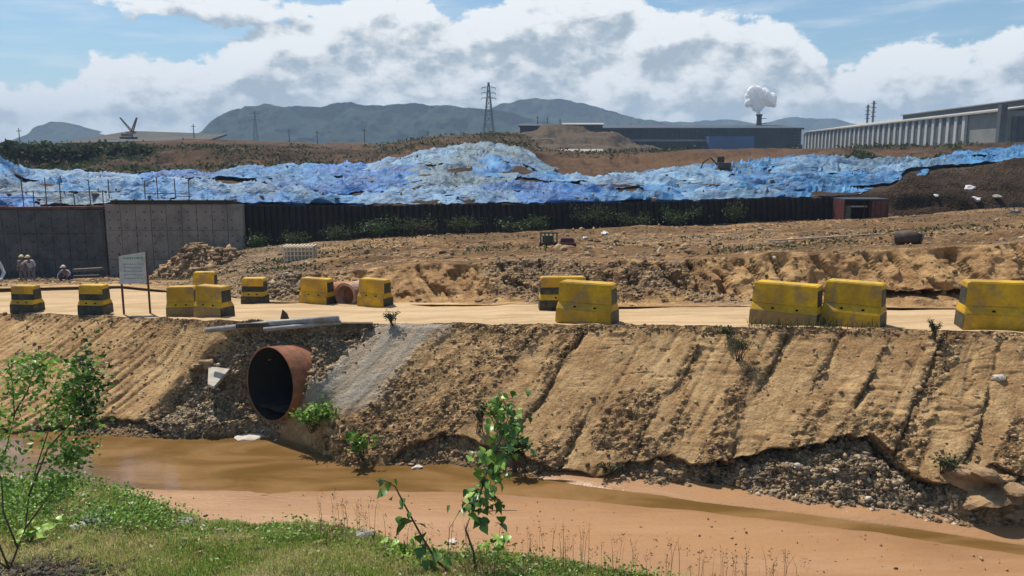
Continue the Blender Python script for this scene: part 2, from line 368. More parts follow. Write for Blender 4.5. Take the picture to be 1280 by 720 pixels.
def road_material():
    m = bpy.data.materials.new('packed clay road'); m.use_nodes = True; t = NT(m.node_tree); b = t.n['Principled BSDF']
    c = t.new('ShaderNodeTexCoord').outputs['Object']
    n = t.noise(t.vm('MULTIPLY', c, (.22, 1.5, 1)), 1.6, 7, .62, .4); n2 = t.noise(c, 7, 6, .7)
    k = t.mix(t.ss(n, .38, .62), (.51, .365, .215), (.39, .27, .15)); k = t.mix(t.m('MULTIPLY', t.ss(n2, .55, .75), .45), k, (.28, .18, .10))
    t.put(b.inputs['Base Color'], k); b.inputs['Roughness'].default_value = .95; b.inputs['Specular IOR Level'].default_value = .1
    bn = t.new('ShaderNodeBump'); bn.inputs['Distance'].default_value = .03; t.put(bn.inputs['Height'], n2); t.l.new(bn.outputs[0], b.inputs['Normal'])
    return m
ROADM = road_material()
grid_obj('dirt_road', Pr, ROADM)

MID = {  # px: cut foot, cut brow, middle, base of the walls
 -500: [(349, 33), (346, 45), (345, 54), (340, 60)], -200: [(353, 31), (350, 44), (349, 53), (344, 58)],
 0: [(358, 29), (354, 44), (352, 52), (347, 57)], 150: [(355, 29), (352, 42), (349, 50), (346, 57)],
 230: [(360, 29), (352, 40), (346, 48), (336, 57)], 300: [(373, 27.2), (345, 29.5), (327, 44), (310, 57)],
 360: [(376, 26.4), (342, 28.4), (322, 42), (305, 57)], 450: [(377, 25.6), (338, 27.3), (316, 40), (301, 57)], 540: [(378, 24.8), (330, 26.6), (309, 41), (296, 57)],
 640: [(378, 23.8), (326, 25.7), (307, 42), (290, 57)], 800: [(379, 22.8), (322, 24.8), (299, 42), (283, 58)],
 900: [(378, 22.1), (321, 23.9), (296, 42), (281, 58.5)], 960: [(379, 21.8), (320, 23.4), (296, 40), (279, 59)],
 1100: [(381, 21.2), (315, 22.9), (291, 40), (273, 60)], 1190: [(383, 20.6), (309, 22.4), (288, 40), (266, 61)], 1280: [(384, 20.2), (305, 22.1), (284, 40), (260, 62)], 1900: [(391, 18.4), (300, 20.5), (270, 40), (245, 66)]}
mk = sorted(MID)
def midk(px, k, j): return float(np.interp(px, mk, [MID[q][k][j] for q in mk]))
cols = []
for px in sorted(set(mk+[c[0] for c in FAR])):
    fp, fy = ip(FAR, px, 1), ip(FAR, px, 2)
    cols.append((px, [(fp+1.5, fy-.6), (fp, fy+.02)] + [(midk(px, k, 0), midk(px, k, 1)) for k in range(4)]))
Pm, PXm0, PYm0, T = sheet(cols, [2, 3, 90, 70, 40], 2.6, -420, 1800)
Pm = smooth_rows(Pm, 1); PXm, PYm = proj(Pm)
X, Y, Z = Pm[..., 0], Pm[..., 1], Pm[..., 2]
sd_ = np.concatenate([np.zeros((1, Pm.shape[1])), np.cumsum(np.linalg.norm(np.diff(Pm, axis=0), axis=-1), 0)])
face = sstep(T, 2.0, 2.25)*(1-sstep(T, 2.85, 3.05)); rt = sstep(PXm, 280, 420)
h = fbm(X*.5, sd_*.5, 0, 4, 101)*.35*face*rt + fbm(X*2.4, sd_*1.4, 0, 4, 103, .6)*.26*face*rt
rill = np.abs(fbm((X+sd_*.25)*1.6, sd_*.35, 0, 4, 105)); h -= .26*np.exp(-(rill/.09)**2)*face*rt
hv = fbm(X*.22, Y*.22, 0, 4, 107)*.22 + fbm(X*.9, Y*.9, 0, 4, 109)*.10 + fbm(X*3, Y*3, 0, 3, 111)*.035
hv *= sstep(T, 2.5, 3.2)*(.35+.65*rt)*(1-.5*sstep(T, 4.5, 5))
# benches left by the digger beyond the brow
st = np.sin(Y*1.15+fbm(X*.12, Y*.1, 0, 3, 113)*5); hv += .10*np.tanh(st*3)*sstep(T, 3.05, 3.4)*rt
# long brow berm right of centre
Pm[..., 1] -= h*.85; Pm[..., 2] += h*.4 + hv*1.15
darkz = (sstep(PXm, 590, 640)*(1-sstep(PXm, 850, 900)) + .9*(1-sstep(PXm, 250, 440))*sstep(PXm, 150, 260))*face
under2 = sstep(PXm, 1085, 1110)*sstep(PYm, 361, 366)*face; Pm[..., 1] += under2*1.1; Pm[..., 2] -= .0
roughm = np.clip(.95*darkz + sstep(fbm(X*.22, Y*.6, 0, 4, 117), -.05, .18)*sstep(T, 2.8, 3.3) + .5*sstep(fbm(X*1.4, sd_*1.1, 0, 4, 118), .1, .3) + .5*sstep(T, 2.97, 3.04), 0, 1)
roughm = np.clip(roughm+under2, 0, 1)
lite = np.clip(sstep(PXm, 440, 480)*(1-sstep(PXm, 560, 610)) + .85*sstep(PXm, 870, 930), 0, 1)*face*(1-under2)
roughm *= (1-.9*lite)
gravm = np.clip((1-sstep(PXm, 330, 430))*sstep(PXm, 250, 300)*.8 + .5*sstep(fbm(X*.5, Y*.5, 5, 3, 119), .15, .4), 0, 1)*(T > 1)*(1-lite)
z0 = np.zeros_like(X); T_MID = T
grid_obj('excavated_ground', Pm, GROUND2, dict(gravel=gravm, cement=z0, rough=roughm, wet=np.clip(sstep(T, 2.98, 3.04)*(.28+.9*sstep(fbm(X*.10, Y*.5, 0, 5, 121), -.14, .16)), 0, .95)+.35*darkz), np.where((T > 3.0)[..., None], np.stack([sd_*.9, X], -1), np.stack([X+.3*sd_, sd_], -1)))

# mound behind the walls, rising to the first ridge
MN = {
 -500: [(262, 60), (240, 72), (200, 100), (186, 140), (184, 165)], -200: [(260, 59.2), (228, 70), (196, 94), (192, 130), (184, 160)],
 0: [(259, 58.8), (232, 70), (203, 94), (195, 130), (186, 155)], 30: [(259, 58.8), (240, 72), (219, 98), (200, 130), (184, 155)], 70: [(259, 58.8), (240, 72), (222, 98), (200, 130), (181, 155)], 150: [(257, 58.8), (240, 72), (223, 98), (198, 130), (178, 155)],
 240: [(256, 58.8), (238, 72), (217, 98), (192, 130), (173, 160)], 330: [(256, 58.8), (238, 73), (213, 100), (190, 135), (176, 165)],
 400: [(257, 58.8), (237, 74), (209, 103), (194, 140), (180, 170)], 470: [(257, 58.8), (236, 74), (204, 106), (194, 145), (181, 175)],
 520: [(256, 58.8), (232, 76), (193, 113), (186, 150), (173, 175)], 560: [(256, 58.8), (229, 76), (187, 118), (182, 150), (169, 178)],
 610: [(255, 58.8), (226, 78), (183, 122), (178, 155), (165, 182)], 650: [(255, 58.8), (225, 78), (189, 118), (181, 150), (165, 182)],
 680: [(255, 58.8), (228, 77), (208, 104), (194, 140), (188, 160)], 740: [(254, 58.8), (232, 75), (220, 96), (196, 130), (191, 150)],
 800: [(253, 58.9), (232, 74), (221, 95), (196, 130), (190, 150)], 870: [(251, 59), (230, 74), (214, 100), (194, 130), (188, 150)],
 940: [(249, 59.3), (226, 75), (207, 103), (192, 130), (187, 150)], 1000: [(247, 59.8), (222, 75), (201, 105), (190, 130), (186, 150)],
 1045: [(246, 60.3), (221, 76), (203, 103), (190, 130), (185, 150)], 1100: [(240, 63), (222, 76), (207, 100), (188, 130), (183, 150)],
 1170: [(230, 65), (211, 78), (203, 100), (187, 130), (181, 150)], 1220: [(226, 66), (207, 80), (194, 104), (183, 130), (178, 150)],
 1280: [(224, 67), (205, 82), (186, 108), (181, 130), (177, 150)], 1900: [(215, 70), (200, 85), (180, 108), (176, 130), (172, 150)]}
nk = sorted(MN)
mnk = lambda px, k, j: float(np.interp(px, nk, [MN[q][k][j] for q in nk]))
cols = []
for px in sorted(set(nk+mk)):
    c = [(midk(px, 3, 0)+2, midk(px, 3, 1)-.35 if px > 1090 else midk(px, 3, 1)+1.4)] + [(mnk(px, k, 0), max(mnk(px, k, 1), midk(px, 3, 1)+1.6)) for k in range(5)]
    c.append((mnk(px, 4, 0)+9, mnk(px, 4, 1)+45)); cols.append((px, c))
Pn, _, PYn0, T = sheet(cols, [24, 34, 44, 36, 30, 6], 3.2, -420, 1800)
Pn = smooth_rows(Pn, 2); TN = T
X, Y, Z = Pn[..., 0], Pn[..., 1], Pn[..., 2]; PXn, PYn = proj(Pn)
hv = fbm(X*.09, Y*.07, 0, 4, 201)*.5*sstep(T, 1, 2) + fbm(X*.35, Y*.25, 0, 4, 203)*.28*sstep(T, .8, 1.4)
hv += fbm(X*1.2, Y*.9, 0, 3, 205)*.10*sstep(T, .5, 1.2)
hv += .35*np.tanh(3*np.sin(Z*1.9+fbm(X*.05, Y*.05, 0, 3, 207)*3))*sstep(T, 3.05, 3.3)*(1-sstep(T, 4.6, 5))
rtm = sstep(PXn, 1090, 1140)*(1-sstep(T, 1.7, 2.0))
hv += rtm*(fbm(X*.25, Y*.3, 0, 3, 209)*.9)
cutz = sstep(T, 2.98, 3.05)*(1-sstep(T, 4.0, 4.2)); hv += cutz*(.30*np.tanh(5*np.sin(Z*3.1+fbm(X*.08, Y*.05, 0, 3, 223)*5))-.5*np.exp(-(np.abs(fbm(X*.30, Z*.25, 0, 3, 225))/.07)**2))
hv += rtm*(.45*np.tanh(5*np.sin(Z*2.6+X*.12+fbm(X*.08, Y*.08, 0, 3, 227)*4))+.25*fbm(X*.9, Y*1.2, 0, 3, 229))
hv *= 1-.75*sstep(T, 4.5, 5)*(T <= 5)
Pn[..., 2] += hv
olive = sstep(fbm(X*.03, Y*.04, 0, 4, 211), -.02, .3)
roughn = np.clip(sstep(fbm(X*.12, Y*.2, 0, 4, 213), -.05, .25)+.8*rtm, 0, 1)
tanz = sstep(PXn, 660, 720)*(1-sstep(PXn, 1010, 1060))*sstep(T, 2.9, 3.1)
grid_obj('mound_ground', Pn, MOUND, dict(gravel=.25*olive*(1-tanz), cement=tanz*sstep(fbm(X*.1, Z*.8, 0, 4, 217), -.25, .15)*(1-sstep(T, 3.95, 4.1)), rough=np.clip(roughn*(1-.7*tanz)+.5*rtm, 0, 1), wet=np.clip(.85*rtm*sstep(fbm(X*.12, Z*.5, 0, 3, 219), -.3, .0)+(1-rtm)*.75*sstep(fbm(X*.05, Z*.7, 0, 4, 221), -.15, .25)*(1-tanz), 0, 1)), np.stack([X, Y], -1))
MOUNDG = (Pn, PXn, PYn, T)

# ------------------------------------------------------------------ river, silt, sand
def water_material():
    m = bpy.data.materials.new('turbid river water'); m.use_nodes = True; t = NT(m.node_tree); b = t.n['Principled BSDF']
    c = t.new('ShaderNodeTexCoord').outputs['Object']
    n = t.noise(t.vm('MULTIPLY', c, (.5, 1.3, 1)), .8, 5, .55, .8)
    t.put(b.inputs['Base Color'], t.mix(t.ss(n, .35, .68), (.135, .074, .022), (.24, .135, .055)))
    b.inputs['Roughness'].default_value = .09; b.inputs['IOR'].default_value = 1.33; b.inputs['Specular IOR Level'].default_value = .5
    bn = t.new('ShaderNodeBump'); bn.inputs['Distance'].default_value = .012; bn.inputs['Strength'].default_value = .55
    t.put(bn.inputs['Height'], t.noise(t.vm('MULTIPLY', c, (1, 2.2, 1)), 3.0, 3, .5)); t.l.new(bn.outputs[0], b.inputs['Normal'])
    return m
def silt_material():
    m = bpy.data.materials.new('wet silt'); m.use_nodes = True; t = NT(m.node_tree); b = t.n['Principled BSDF']
    c = t.new('ShaderNodeTexCoord').outputs['Object']
    n = t.noise(t.vm('MULTIPLY', c, (.35, 1.0, 1)), .7, 6, .6, 1.2); n2 = t.noise(t.vm('MULTIPLY', c, (1, 2.5, 1)), 5, 5, .6)
    z = t.new('ShaderNodeSeparateXYZ'); t.l.new(c, z.inputs[0])
    k = t.mix(t.ss(n, .34, .66), (.375, .205, .098), (.315, .168, .078))
    k = t.mix(t.m('MULTIPLY', t.ss(n2, .5, .8), .35), k, (.27, .14, .07))
    n3 = t.noise(t.vm('MULTIPLY', c, (.12, .9, 1)), 1.6, 7, .65, .6); k = t.mix(t.m('MULTIPLY', t.ss(n3, .52, .66), .4), k, (.25, .135, .06)); k = t.mix(t.m('MULTIPLY', t.ss(n3, .48, .36), .3), k, (.44, .27, .15))
    lowz = t.ss(z.outputs[2], -.004, .016, 1., 0.)
    k = t.mix(t.m('MULTIPLY', lowz, .65), k, (.22, .11, .045))
    t.put(b.inputs['Base Color'], k); b.inputs['Specular IOR Level'].default_value = .35
    t.put(b.inputs['Roughness'], t.ss(n, .3, .7, .22, .55))
    bn = t.new('ShaderNodeBump'); bn.inputs['Distance'].default_value = .014; t.put(bn.inputs['Height'], t.m('ADD', n2, t.m('MULTIPLY', t.noise(t.vm('MULTIPLY', c, (1, 2.2, 1)), 16, 4, .6), .5))); t.l.new(bn.outputs[0], b.inputs['Normal'])
    return m
wp = np.array([[[x, y, 0.] for x in np.linspace(-60, 60, 30)] for y in np.linspace(2, 34, 12)])
grid_obj('river_water', wp, water_material())
SILT = silt_material()
MU = [(-500, 606), (100, 606), (205, 608), (330, 609), (470, 609), (560, 611), (640, 615), (750, 623), (880, 637), (960, 646), (1100, 663), (1280, 690), (1900, 800)]
cols = [(px, [(py-2, None, -.03), (py+5, None, .006), (py+45, None, .022), (830+max(0, px-1100)*.3, None, .03)]) for px, py in MU]
Ps, _, _, T = sheet(cols, [10, 40, 50], 4.0, -420, 1800)
X, Y = Ps[..., 0], Ps[..., 1]
Ps[..., 2] += fbm(X*.5, Y*1.6, 0, 5, 301)*.011*sstep(T, .1, .5)*(1-.6*sstep(T, 1.2, 2.))+fbm(X*.2, Y*.6, 0, 2, 309)*.006 + fbm(X*2, Y*4, 0, 3, 303)*.0025
grid_obj('mud_flat', Ps, SILT)
SL = [(560, 592), (640, 600), (700, 604), (760, 613), (880, 630), (960, 639), (1100, 657), (1280, 684), (1900, 790)]
cols = [(px, [(py+2, None, -.03), (py-3, None, .012), (ip(WL, px, 1)-1, None, .05), (ip(WL, px, 1)-14, None, .10)]) for px, py in SL]
Ps, _q, _, T = sheet(cols, [6, 16, 6], 3.0, 560, 1800)
X, Y = Ps[..., 0], Ps[..., 1]; Ps[..., 2] += fbm(X*.9, Y*2, 0, 4, 305)*.022; Ps[..., 2] -= .16*(1-sstep(_q, 590, 720))
grid_obj('sand_bar', Ps, SILT)

# ------------------------------------------------------------------ near bank
NE = [(-500, 560), (-200, 590), (0, 604), (90, 603), (140, 606), (180, 622), (215, 640), (260, 650), (400, 656), (450, 664), (500, 681), (560, 690), (640, 692), (700, 700), (800, 716), (880, 727), (1000, 742), (1280, 790), (1900, 900)]
cols = [(px, [(py-12, None, -.25), (py, None, .06), (py+12+(0 if px > 300 else 8), None, .30 if px < 600 else .2), (max(py+50, 720), None, .75 if px < 900 else .6), (max(py+250, 980), None, 1.3), (2200, None, 2.4)]) for px, py in NE]
Pg, _, PYg0, T = sheet(cols, [6, 14, 50, 24, 8], 3.2, -420, 1800)
Pg = smooth_rows(Pg, 2); TG = T
X, Y = Pg[..., 0], Pg[..., 1]
Pg[..., 2] += (fbm(X*1.1, Y*1.1, 0, 4, 401)*.10+fbm(X*4, Y*4, 0, 3, 403)*.025)*sstep(T, .4, 1.2)
m = bpy.data.materials.new('grassy soil'); m.use_nodes = True; t = NT(m.node_tree); b = t.n['Principled BSDF']
c = t.new('ShaderNodeTexCoord').outputs['Object']
k = t.mix(t.ss(t.noise(c, 2.2, 6, .65), .4, .6), (.13, .16, .05), (.24, .19, .10)); k = t.mix(t.m('MULTIPLY', t.ss(t.noise(c, 18, 4, .7), .5, .7), .6), k, (.05, .06, .02))
t.put(b.inputs['Base Color'], k); b.inputs['Roughness'].default_value = 1; b.inputs['Specular IOR Level'].default_value = .1
bn = t.new('ShaderNodeBump'); bn.inputs['Distance'].default_value = .05; t.put(bn.inputs['Height'], t.noise(c, 14, 5, .7)); t.l.new(bn.outputs[0], b.inputs['Normal'])
grid_obj('grass_bank', Pg, m)
NEAR = (Pg, *proj(Pg), TG)
nb_bvh = BVH[-1]

# ------------------------------------------------------------------ mesh builders
class MB:
    def __init__(s): s.v = []; s.f = []
    def add(s, vs, fs):
        n = len(s.v); s.v += [tuple(v) for v in vs]; s.f += [tuple(i+n for i in f) for f in fs]; return s
    def box(s, c, size, rot=None, taper=1.0, shift=(0, 0)):
        hx, hy, hz = size[0]/2, size[1]/2, size[2]/2; vs = []
        for z, k in ((-hz, 1), (hz, taper)):
            for x, y in ((-hx, -hy), (hx, -hy), (hx, hy), (-hx, hy)):
                p = Vector((x*k+(shift[0] if z > 0 else 0), y*k+(shift[1] if z > 0 else 0), z))
                if rot: p = rot @ p
                vs.append(p+Vector(c))
        return s.add(vs, [(0, 3, 2, 1), (4, 5, 6, 7), (0, 1, 5, 4), (1, 2, 6, 5), (2, 3, 7, 6), (3, 0, 4, 7)])
    def tube(s, pts, radii, n=8, cap=True):
        pts = [Vector(p) for p in pts]
        if not hasattr(radii, '__len__'): radii = [radii]*len(pts)
        rings = []; up = Vector((0, 0, 1)); base = len(s.v)
        for i, p in enumerate(pts):
            d = (pts[min(i+1, len(pts)-1)]-pts[max(i-1, 0)]).normalized()
            a = d.cross(up if abs(d.z) < .95 else Vector((1, 0, 0))).normalized(); b = d.cross(a)
            rings.append([p+(a*cos(2*pi*k/n)+b*sin(2*pi*k/n))*radii[i] for k in range(n)])
        for r in rings: s.v += [tuple(q) for q in r]
        for i in range(len(pts)-1):
            for k in range(n):
                a = base+i*n+k; b2 = base+i*n+(k+1) % n; s.f.append((a, b2, b2+n, a+n))
        if cap: s.f.append(tuple(base+k for k in range(n))[::-1]); s.f.append(tuple(base+(len(pts)-1)*n+k for k in range(n)))
        return s
    def bar(s, a, b, wd=.05, ht=None):
        a, b = Vector(a), Vector(b); d = b-a; q = d.to_track_quat('Z', 'Y').to_matrix()
        return s.box((a+b)/2, (wd, ht or wd, d.length), q)
    def prism(s, prof, x0, x1):
        """profile (y,z) extruded along x"""
        n = len(prof); vs = [(x0, y, z) for y, z in prof]+[(x1, y, z) for y, z in prof]
        return s.add(vs, [tuple(range(n))[::-1], tuple(range(n, 2*n))]+[(i, (i+1) % n, (i+1) % n+n, i+n) for i in range(n)])
    def rock(s, c, r, seed=0, sub=1, squash=.7, rot=0, rough=.25):
        bm = bmesh.new(); bmesh.ops.create_icosphere(bm, subdivisions=sub, radius=1)
        rnd = random.Random(seed); ax = [rnd.uniform(.75, 1.25) for _ in range(3)]; off = rnd.uniform(0, 90)
        vs = []
        co = np.array([v.co for v in bm.verts]); d = 1+rough*fbm(co[:, 0]*1.3+off, co[:, 1]*1.3, co[:, 2]*1.3, 2, seed % 97)*1.5
        cr, sr = cos(rot), sin(rot)
        for v, k in zip(bm.verts, d):
            p = v.co*k; x, y, z = p.x*ax[0]*r, p.y*ax[1]*r, p.z*squash*r
            vs.append((c[0]+x*cr-y*sr, c[1]+x*sr+y*cr, c[2]+z))
        s.add(vs, [[v.index for v in f.verts] for f in bm.faces]); bm.free(); return s
    def mesh(s, name, mat, smooth=False):
        me = bpy.data.meshes.new(name); me.from_pydata(s.v, [], s.f); me.validate()
        bm = bmesh.new(); bm.from_mesh(me); bmesh.ops.recalc_face_normals(bm, faces=bm.faces); bm.to_mesh(me); bm.free()
        mats = mat if isinstance(mat, (list, tuple)) else [mat]
        for q in mats: me.materials.append(q)
        me.polygons.foreach_set('use_smooth', [smooth]*len(me.polygons)); me.update()
        return me
    def obj(s, name, mat, parent=None, smooth=False, bevel=0., **pr):
        o = bpy.data.objects.new(name, s.mesh(name, mat, smooth)); link(o, parent)
        if bevel:
            b = o.modifiers.new('bevel', 'BEVEL'); b.width = bevel; b.segments = 2; b.limit_method = 'ANGLE'
        return props(o, **pr)
def thing(name, label, cat, loc=(0, 0, 0), rz=0., group=None):
    o = bpy.data.objects.new(name, None); link(o); o.location = loc; o.rotation_euler = (0, 0, rz); o.empty_display_size = .2
    return props(o, label, cat, group)
def dup(root, loc, rz=None, label=None, scale=None, tilt=None):
    """copy of a thing with its parts and their sub-parts"""
    r = root.copy(); COL.objects.link(r); r.location = loc
    if rz is not None: r.rotation_euler = (tilt[0] if tilt else 0, tilt[1] if tilt else 0, rz)
    if label: r['label'] = label
    if scale: r.scale = (scale,)*3 if not hasattr(scale, '__len__') else scale
    for ch in list(root.children):
        q = ch.copy(); COL.objects.link(q); q.parent = r
        for g_ in list(ch.children):
            d = g_.copy(); COL.objects.link(d); d.parent = q
    return r

# ------------------------------------------------------------------ barriers
YEL = material('yellow barrier paint', (.60, .36, .012), .62, (.40, .225, .014), 1.4, .006, 30, dirt=(.27, .18, .095), dirt_amt=.8, dscale=2.6, fine=.12)
BLK = material('black barrier paint', (.020, .024, .020), .6, (.04, .045, .03), 5, .006, 30, dirt=(.16, .12, .07), dirt_amt=.5, dscale=4)
HOLE = material('lifting hole dark', (.012, .010, .008), .9, spec=.05)
ESO = material('mud splashed foot', (.30, .20, .055), .9, (.22, .15, .08), 5, .01, 26, dirt=(.20, .14, .085), dirt_amt=.9, dscale=3)
def barrier(label, pos, rz, L=1.3, H=1.0, D=.62, bands=('y', 'y', 'y'), foot=None, endw=None, tilt=(0, 0)):
    """kerb-shouldered concrete block: foot, sloping shoulder, leaning upper wall, rounded cap"""
    t = thing('concrete_barrier', label, 'barrier', pos, rz, 'yellow and black concrete road barriers')
    t.rotation_euler = (tilt[0], tilt[1], rz)
    h1, h2 = .34*H, .50*H; d1, d2, d3 = D/2, D/2*.68, D/2*.60
    mats = {'y': YEL, 'b': BLK, 'f': ESO}
    def slab(name, z0, y0, z1, y1, l0, l1, mat, zc=None):
        n = 6; vs = []; fs = []
        mb = MB()
        a = [(-l0/2, -y0, z0), (l0/2, -y0, z0), (l0/2, y0, z0), (-l0/2, y0, z0), (-l1/2, -y1, z1), (l1/2, -y1, z1), (l1/2, y1, z1), (-l1/2, y1, z1)]
        mb.add(a, [(0, 3, 2, 1), (4, 5, 6, 7), (0, 1, 5, 4), (1, 2, 6, 5), (2, 3, 7, 6), (3, 0, 4, 7)])
        return mb.obj(name, mat, t, bevel=.012)
    l1 = L*.985; l2 = L*.94
    slab('foot', 0, d1, h1, d1*.97, L, l1, foot or mats[bands[2]])
    slab('shoulder', h1+.001, d1*.965, h2, d2, l1*.998, L*.965, mats[bands[1]])
    if len(bands) == 4: 
        slab('wall_band', h2+.001, d2*.995, h2+.2*H, d2*.93, L*.963, L*.953, mats[bands[3]])
        slab('wall', h2+.2*H+.001, d2*.925, H*.975, d3, L*.952, l2, mats[bands[0]])
    else: slab('wall', h2+.001, d2*.995, H*.975, d3, L*.963, l2, mats[bands[0]])
    # end faces painted in their own bands, 4 mm proud
    for s_ in (-1, 1):
        for z0, z1, y0, y1, l0, l_1, mt in ((.02, h1-.01, d1*.97, d1*.95, L, l1, BLK), (h1+.01, h2-.01, d1*.93, d2*.97, l1*.998, L*.965, YEL), (h2+.01, H*.87, d2*.95, d3*1.02, L*.963, L*.943, BLK)):
            mb = MB(); e0 = s_*(l0/2+.004); e1 = s_*(l_1/2+.004); q = s_*-.006
            mb.add([(e0, -y0, z0), (e0, y0, z0), (e1, y1, z1), (e1, -y1, z1), (e0+q, -y0, z0), (e0+q, y0, z0), (e1+q, y1, z1), (e1+q, -y1, z1)],
                   [(0, 1, 2, 3), (4, 7, 6, 5), (0, 4, 5, 1), (1, 5, 6, 2), (2, 6, 7, 3), (3, 7, 4, 0)])
            mb.obj('end_band', mt, t)
    mb = MB(); mb.box((0, 0, H*.988), (l2*.985, d3*1.9, H*.024), None, .93); mb.obj('cap', YEL, t, bevel=.008)
    for hx in (-.16, .20):
        mb = MB(); zc = h1+.06*H; yc = -(d1*.965-(d1*.965-d2)*(.06*H)/(h2-h1))
        mb.tube([(hx*L, yc+.05, zc), (hx*L, yc-.006, zc)], .035*H, 10); mb.obj('lifting_hole', HOLE, t)
    return t
def road_z(x, y): return gz(x, y)
def put_barrier(px, py, hpx, wpx, rz, label, bands=('y', 'y', 'y'), D=.66, foot=None, tilt=(0, 0), Y=None):
    p = hit(px, py)
    p.z = gz(p.x, p.y)-.01
    k = ppm(p.y); H = hpx/k; D_ = D*H; va = math.atan2(-p.x, p.y)-rz; L = (wpx/k-D_*abs(sin(va)))/abs(cos(va)); L = max(L, .75)
    return barrier(label, p, rz, L, H, D*H, bands, foot, tilt=tilt)
put_barrier(35, 390, 35, 33, R(-6), 'leftmost striped yellow and black barrier, on the bank edge below two workers', ('y', 'y', 'b', 'b'))
put_barrier(120, 392, 38, 36, R(-4), 'striped yellow and black barrier just left of the sign board', ('y', 'y', 'b', 'b'))
put_barrier(229, 394, 38, 32, R(8), 'left one of the touching dusty pair right of the sign board', foot=ESO)
put_barrier(268, 395, 40, 50, R(-22), 'right one of the touching dusty pair, its black banded end towards the culvert', foot=ESO)
put_barrier(734, 402, 52, 81, R(-25), 'single clean yellow barrier in the middle of the near road edge')
put_barrier(982, 405, 54, 90, R(-34), 'yellow barrier in the right pair, left of the two, weeds at its foot', foot=ESO)
put_barrier(1066, 406, 57, 78, R(-36), 'yellow barrier in the right pair, right of the two, standing closer')
put_barrier(1252, 411, 62, 108, R(-14), 'large yellow barrier cut by the right edge of the picture')
def far_barrier(px, ytop, Y, hpx, wpx, rz, label, bands=('y', 'y', 'y'), foot=None):
    x = at(px, ytop+hpx, Y)[0]; z = gz(x, Y)
    k = ppm(Y); D_ = .64*hpx/k; va = math.atan2(-x, Y)-rz; L = max(.7, (wpx/k-D_*abs(sin(va)))/abs(cos(va)))
    return barrier(label, (x, Y, z-.02), rz, L, hpx/k, D_, bands, foot)
far_barrier(258, 341, 25.9, 33, 22, R(5), 'small barrier half hidden behind the dusty pair at the rubble heap')
far_barrier(319, 340, 25.4, 34, 35, R(-3), 'striped barrier across the road left of the grey gravel', ('y', 'y', 'b', 'b'))
far_barrier(397, 342, 24.9, 34, 47, R(-22), 'yellow barrier turned to show its black banded end, below the caged crate')
far_barrier(469, 343, 24.2, 35, 46, R(-26), 'yellow barrier turned aside, right of the clay pipe pieces')
far_barrier(703, 340, 22.1, 43, 62, R(2), 'striped barrier across the road, partly hidden behind the middle one', ('y', 'y', 'b', 'b'))

# ------------------------------------------------------------------ sign board
p = hit(170, 393); Ysg = p.y; k = ppm(Ysg)
sg = thing('sign_board', 'pale weathered notice board on two thin rusty posts at the road edge', 'sign', (p.x, Ysg, p.z), R(2))
RUST = material('rusty post', (.13, .065, .03), .85, (.08, .04, .02), 20, .003, 60)
SIGNM = material('faded sign face', (.50, .52, .50), .55, (.40, .42, .43), 5, .002, 30, dirt=(.33, .30, .24), dirt_amt=.5, dscale=4)
INK = material('faded sign print', (.20, .23, .24), .7, (.30, .32, .32), 14); INKG = material('faded green print', (.12, .26, .16), .7, (.22, .34, .24), 14)
zb = (393-354)/k; zt = (393-314)/k
for x in (-15.5/k, 17.5/k): MB().box((x, .03, (zt)/2), (.045, .045, zt)).obj('post', RUST, sg)
brd = MB().add([(-17/k, -.012, zb), (16.5/k, -.012, zb+.03), (17/k, -.012, zt+.02), (-16/k, -.012, zt-.10), (-17/k, .006, zb), (16.5/k, .006, zb+.03), (17/k, .006, zt+.02), (-16/k, .006, zt-.10)],
    [(0, 1, 2, 3), (4, 7, 6, 5), (0, 4, 5, 1), (1, 5, 6, 2), (2, 6, 7, 3), (3, 7, 4, 0)]).obj('board', SIGNM, sg)
rr = random.Random(4)
for i, yy in enumerate((321, 328.5, 333, 337.5, 342, 346.5)):
    mb = MB(); x = -11/k; zz = (393-yy)/k
    while x < 11/k:
        wd = rr.uniform(.03, .09); mb.box((x+wd/2, -.0145, zz), (wd, .003, .055 if i == 0 else .03)); x += wd+.02
    mb.obj('print_line', INKG if i == 0 else INK, brd)

# ------------------------------------------------------------------ culvert pipe
PR = .87
PIPEO = material('rust orange pipe outside', (.36, .135, .055), .75, (.22, .085, .045), 2.4, .006, 24, dirt=(.11, .06, .04), dirt_amt=.7, dscale=2.5, fine=.12)
PIPEI = material('pipe inside painted shade', (.010, .008, .007), .9, (.016, .012, .010), 4, .005, 20)  # interior shade painted in as near-black, on inner wall and end disc
pc = V(337, 480, 18.05); axis = Vector((.60, .79, -.12)).normalized()
pipe = thing('culvert_pipe', 'large rusty steel culvert pipe with a black mouth sticking out of the bank', 'pipe', pc)
q = axis.to_track_quat('Z', 'Y').to_matrix()
def ring_shell(r0, r1, z0, z1, n=48, dent=.02):
    mb = MB(); vs = []
    for r, z in ((r0, z0), (r0, z1), (r1, z1), (r1, z0)):
        for i in range(n):
            a = 2*pi*i/n; rr_ = r*(1+dent*sin(2*a+.6)); vs.append(q @ Vector((rr_*cos(a), rr_*sin(a), z)))
    fs = []
    for L_ in range(4):
        for i in range(n): a = L_*n+i; b2 = L_*n+(i+1) % n; c2 = ((L_+1) % 4)*n+(i+1) % n; d2 = ((L_+1) % 4)*n+i; fs.append((a, b2, c2, d2))
    return mb.add(vs, fs)
ring_shell(PR*1.0, PR*.975, 0, 4.5).obj('pipe_wall', PIPEO, pipe, smooth=True)
ring_shell(PR*.974, PR*.955, .015, 4.5).obj('pipe_inside_shade', PIPEI, pipe, smooth=True)
ring_shell(PR*1.012, PR*1.0005, .55, .60).obj('weld_seam', PIPEO, pipe, smooth=True)
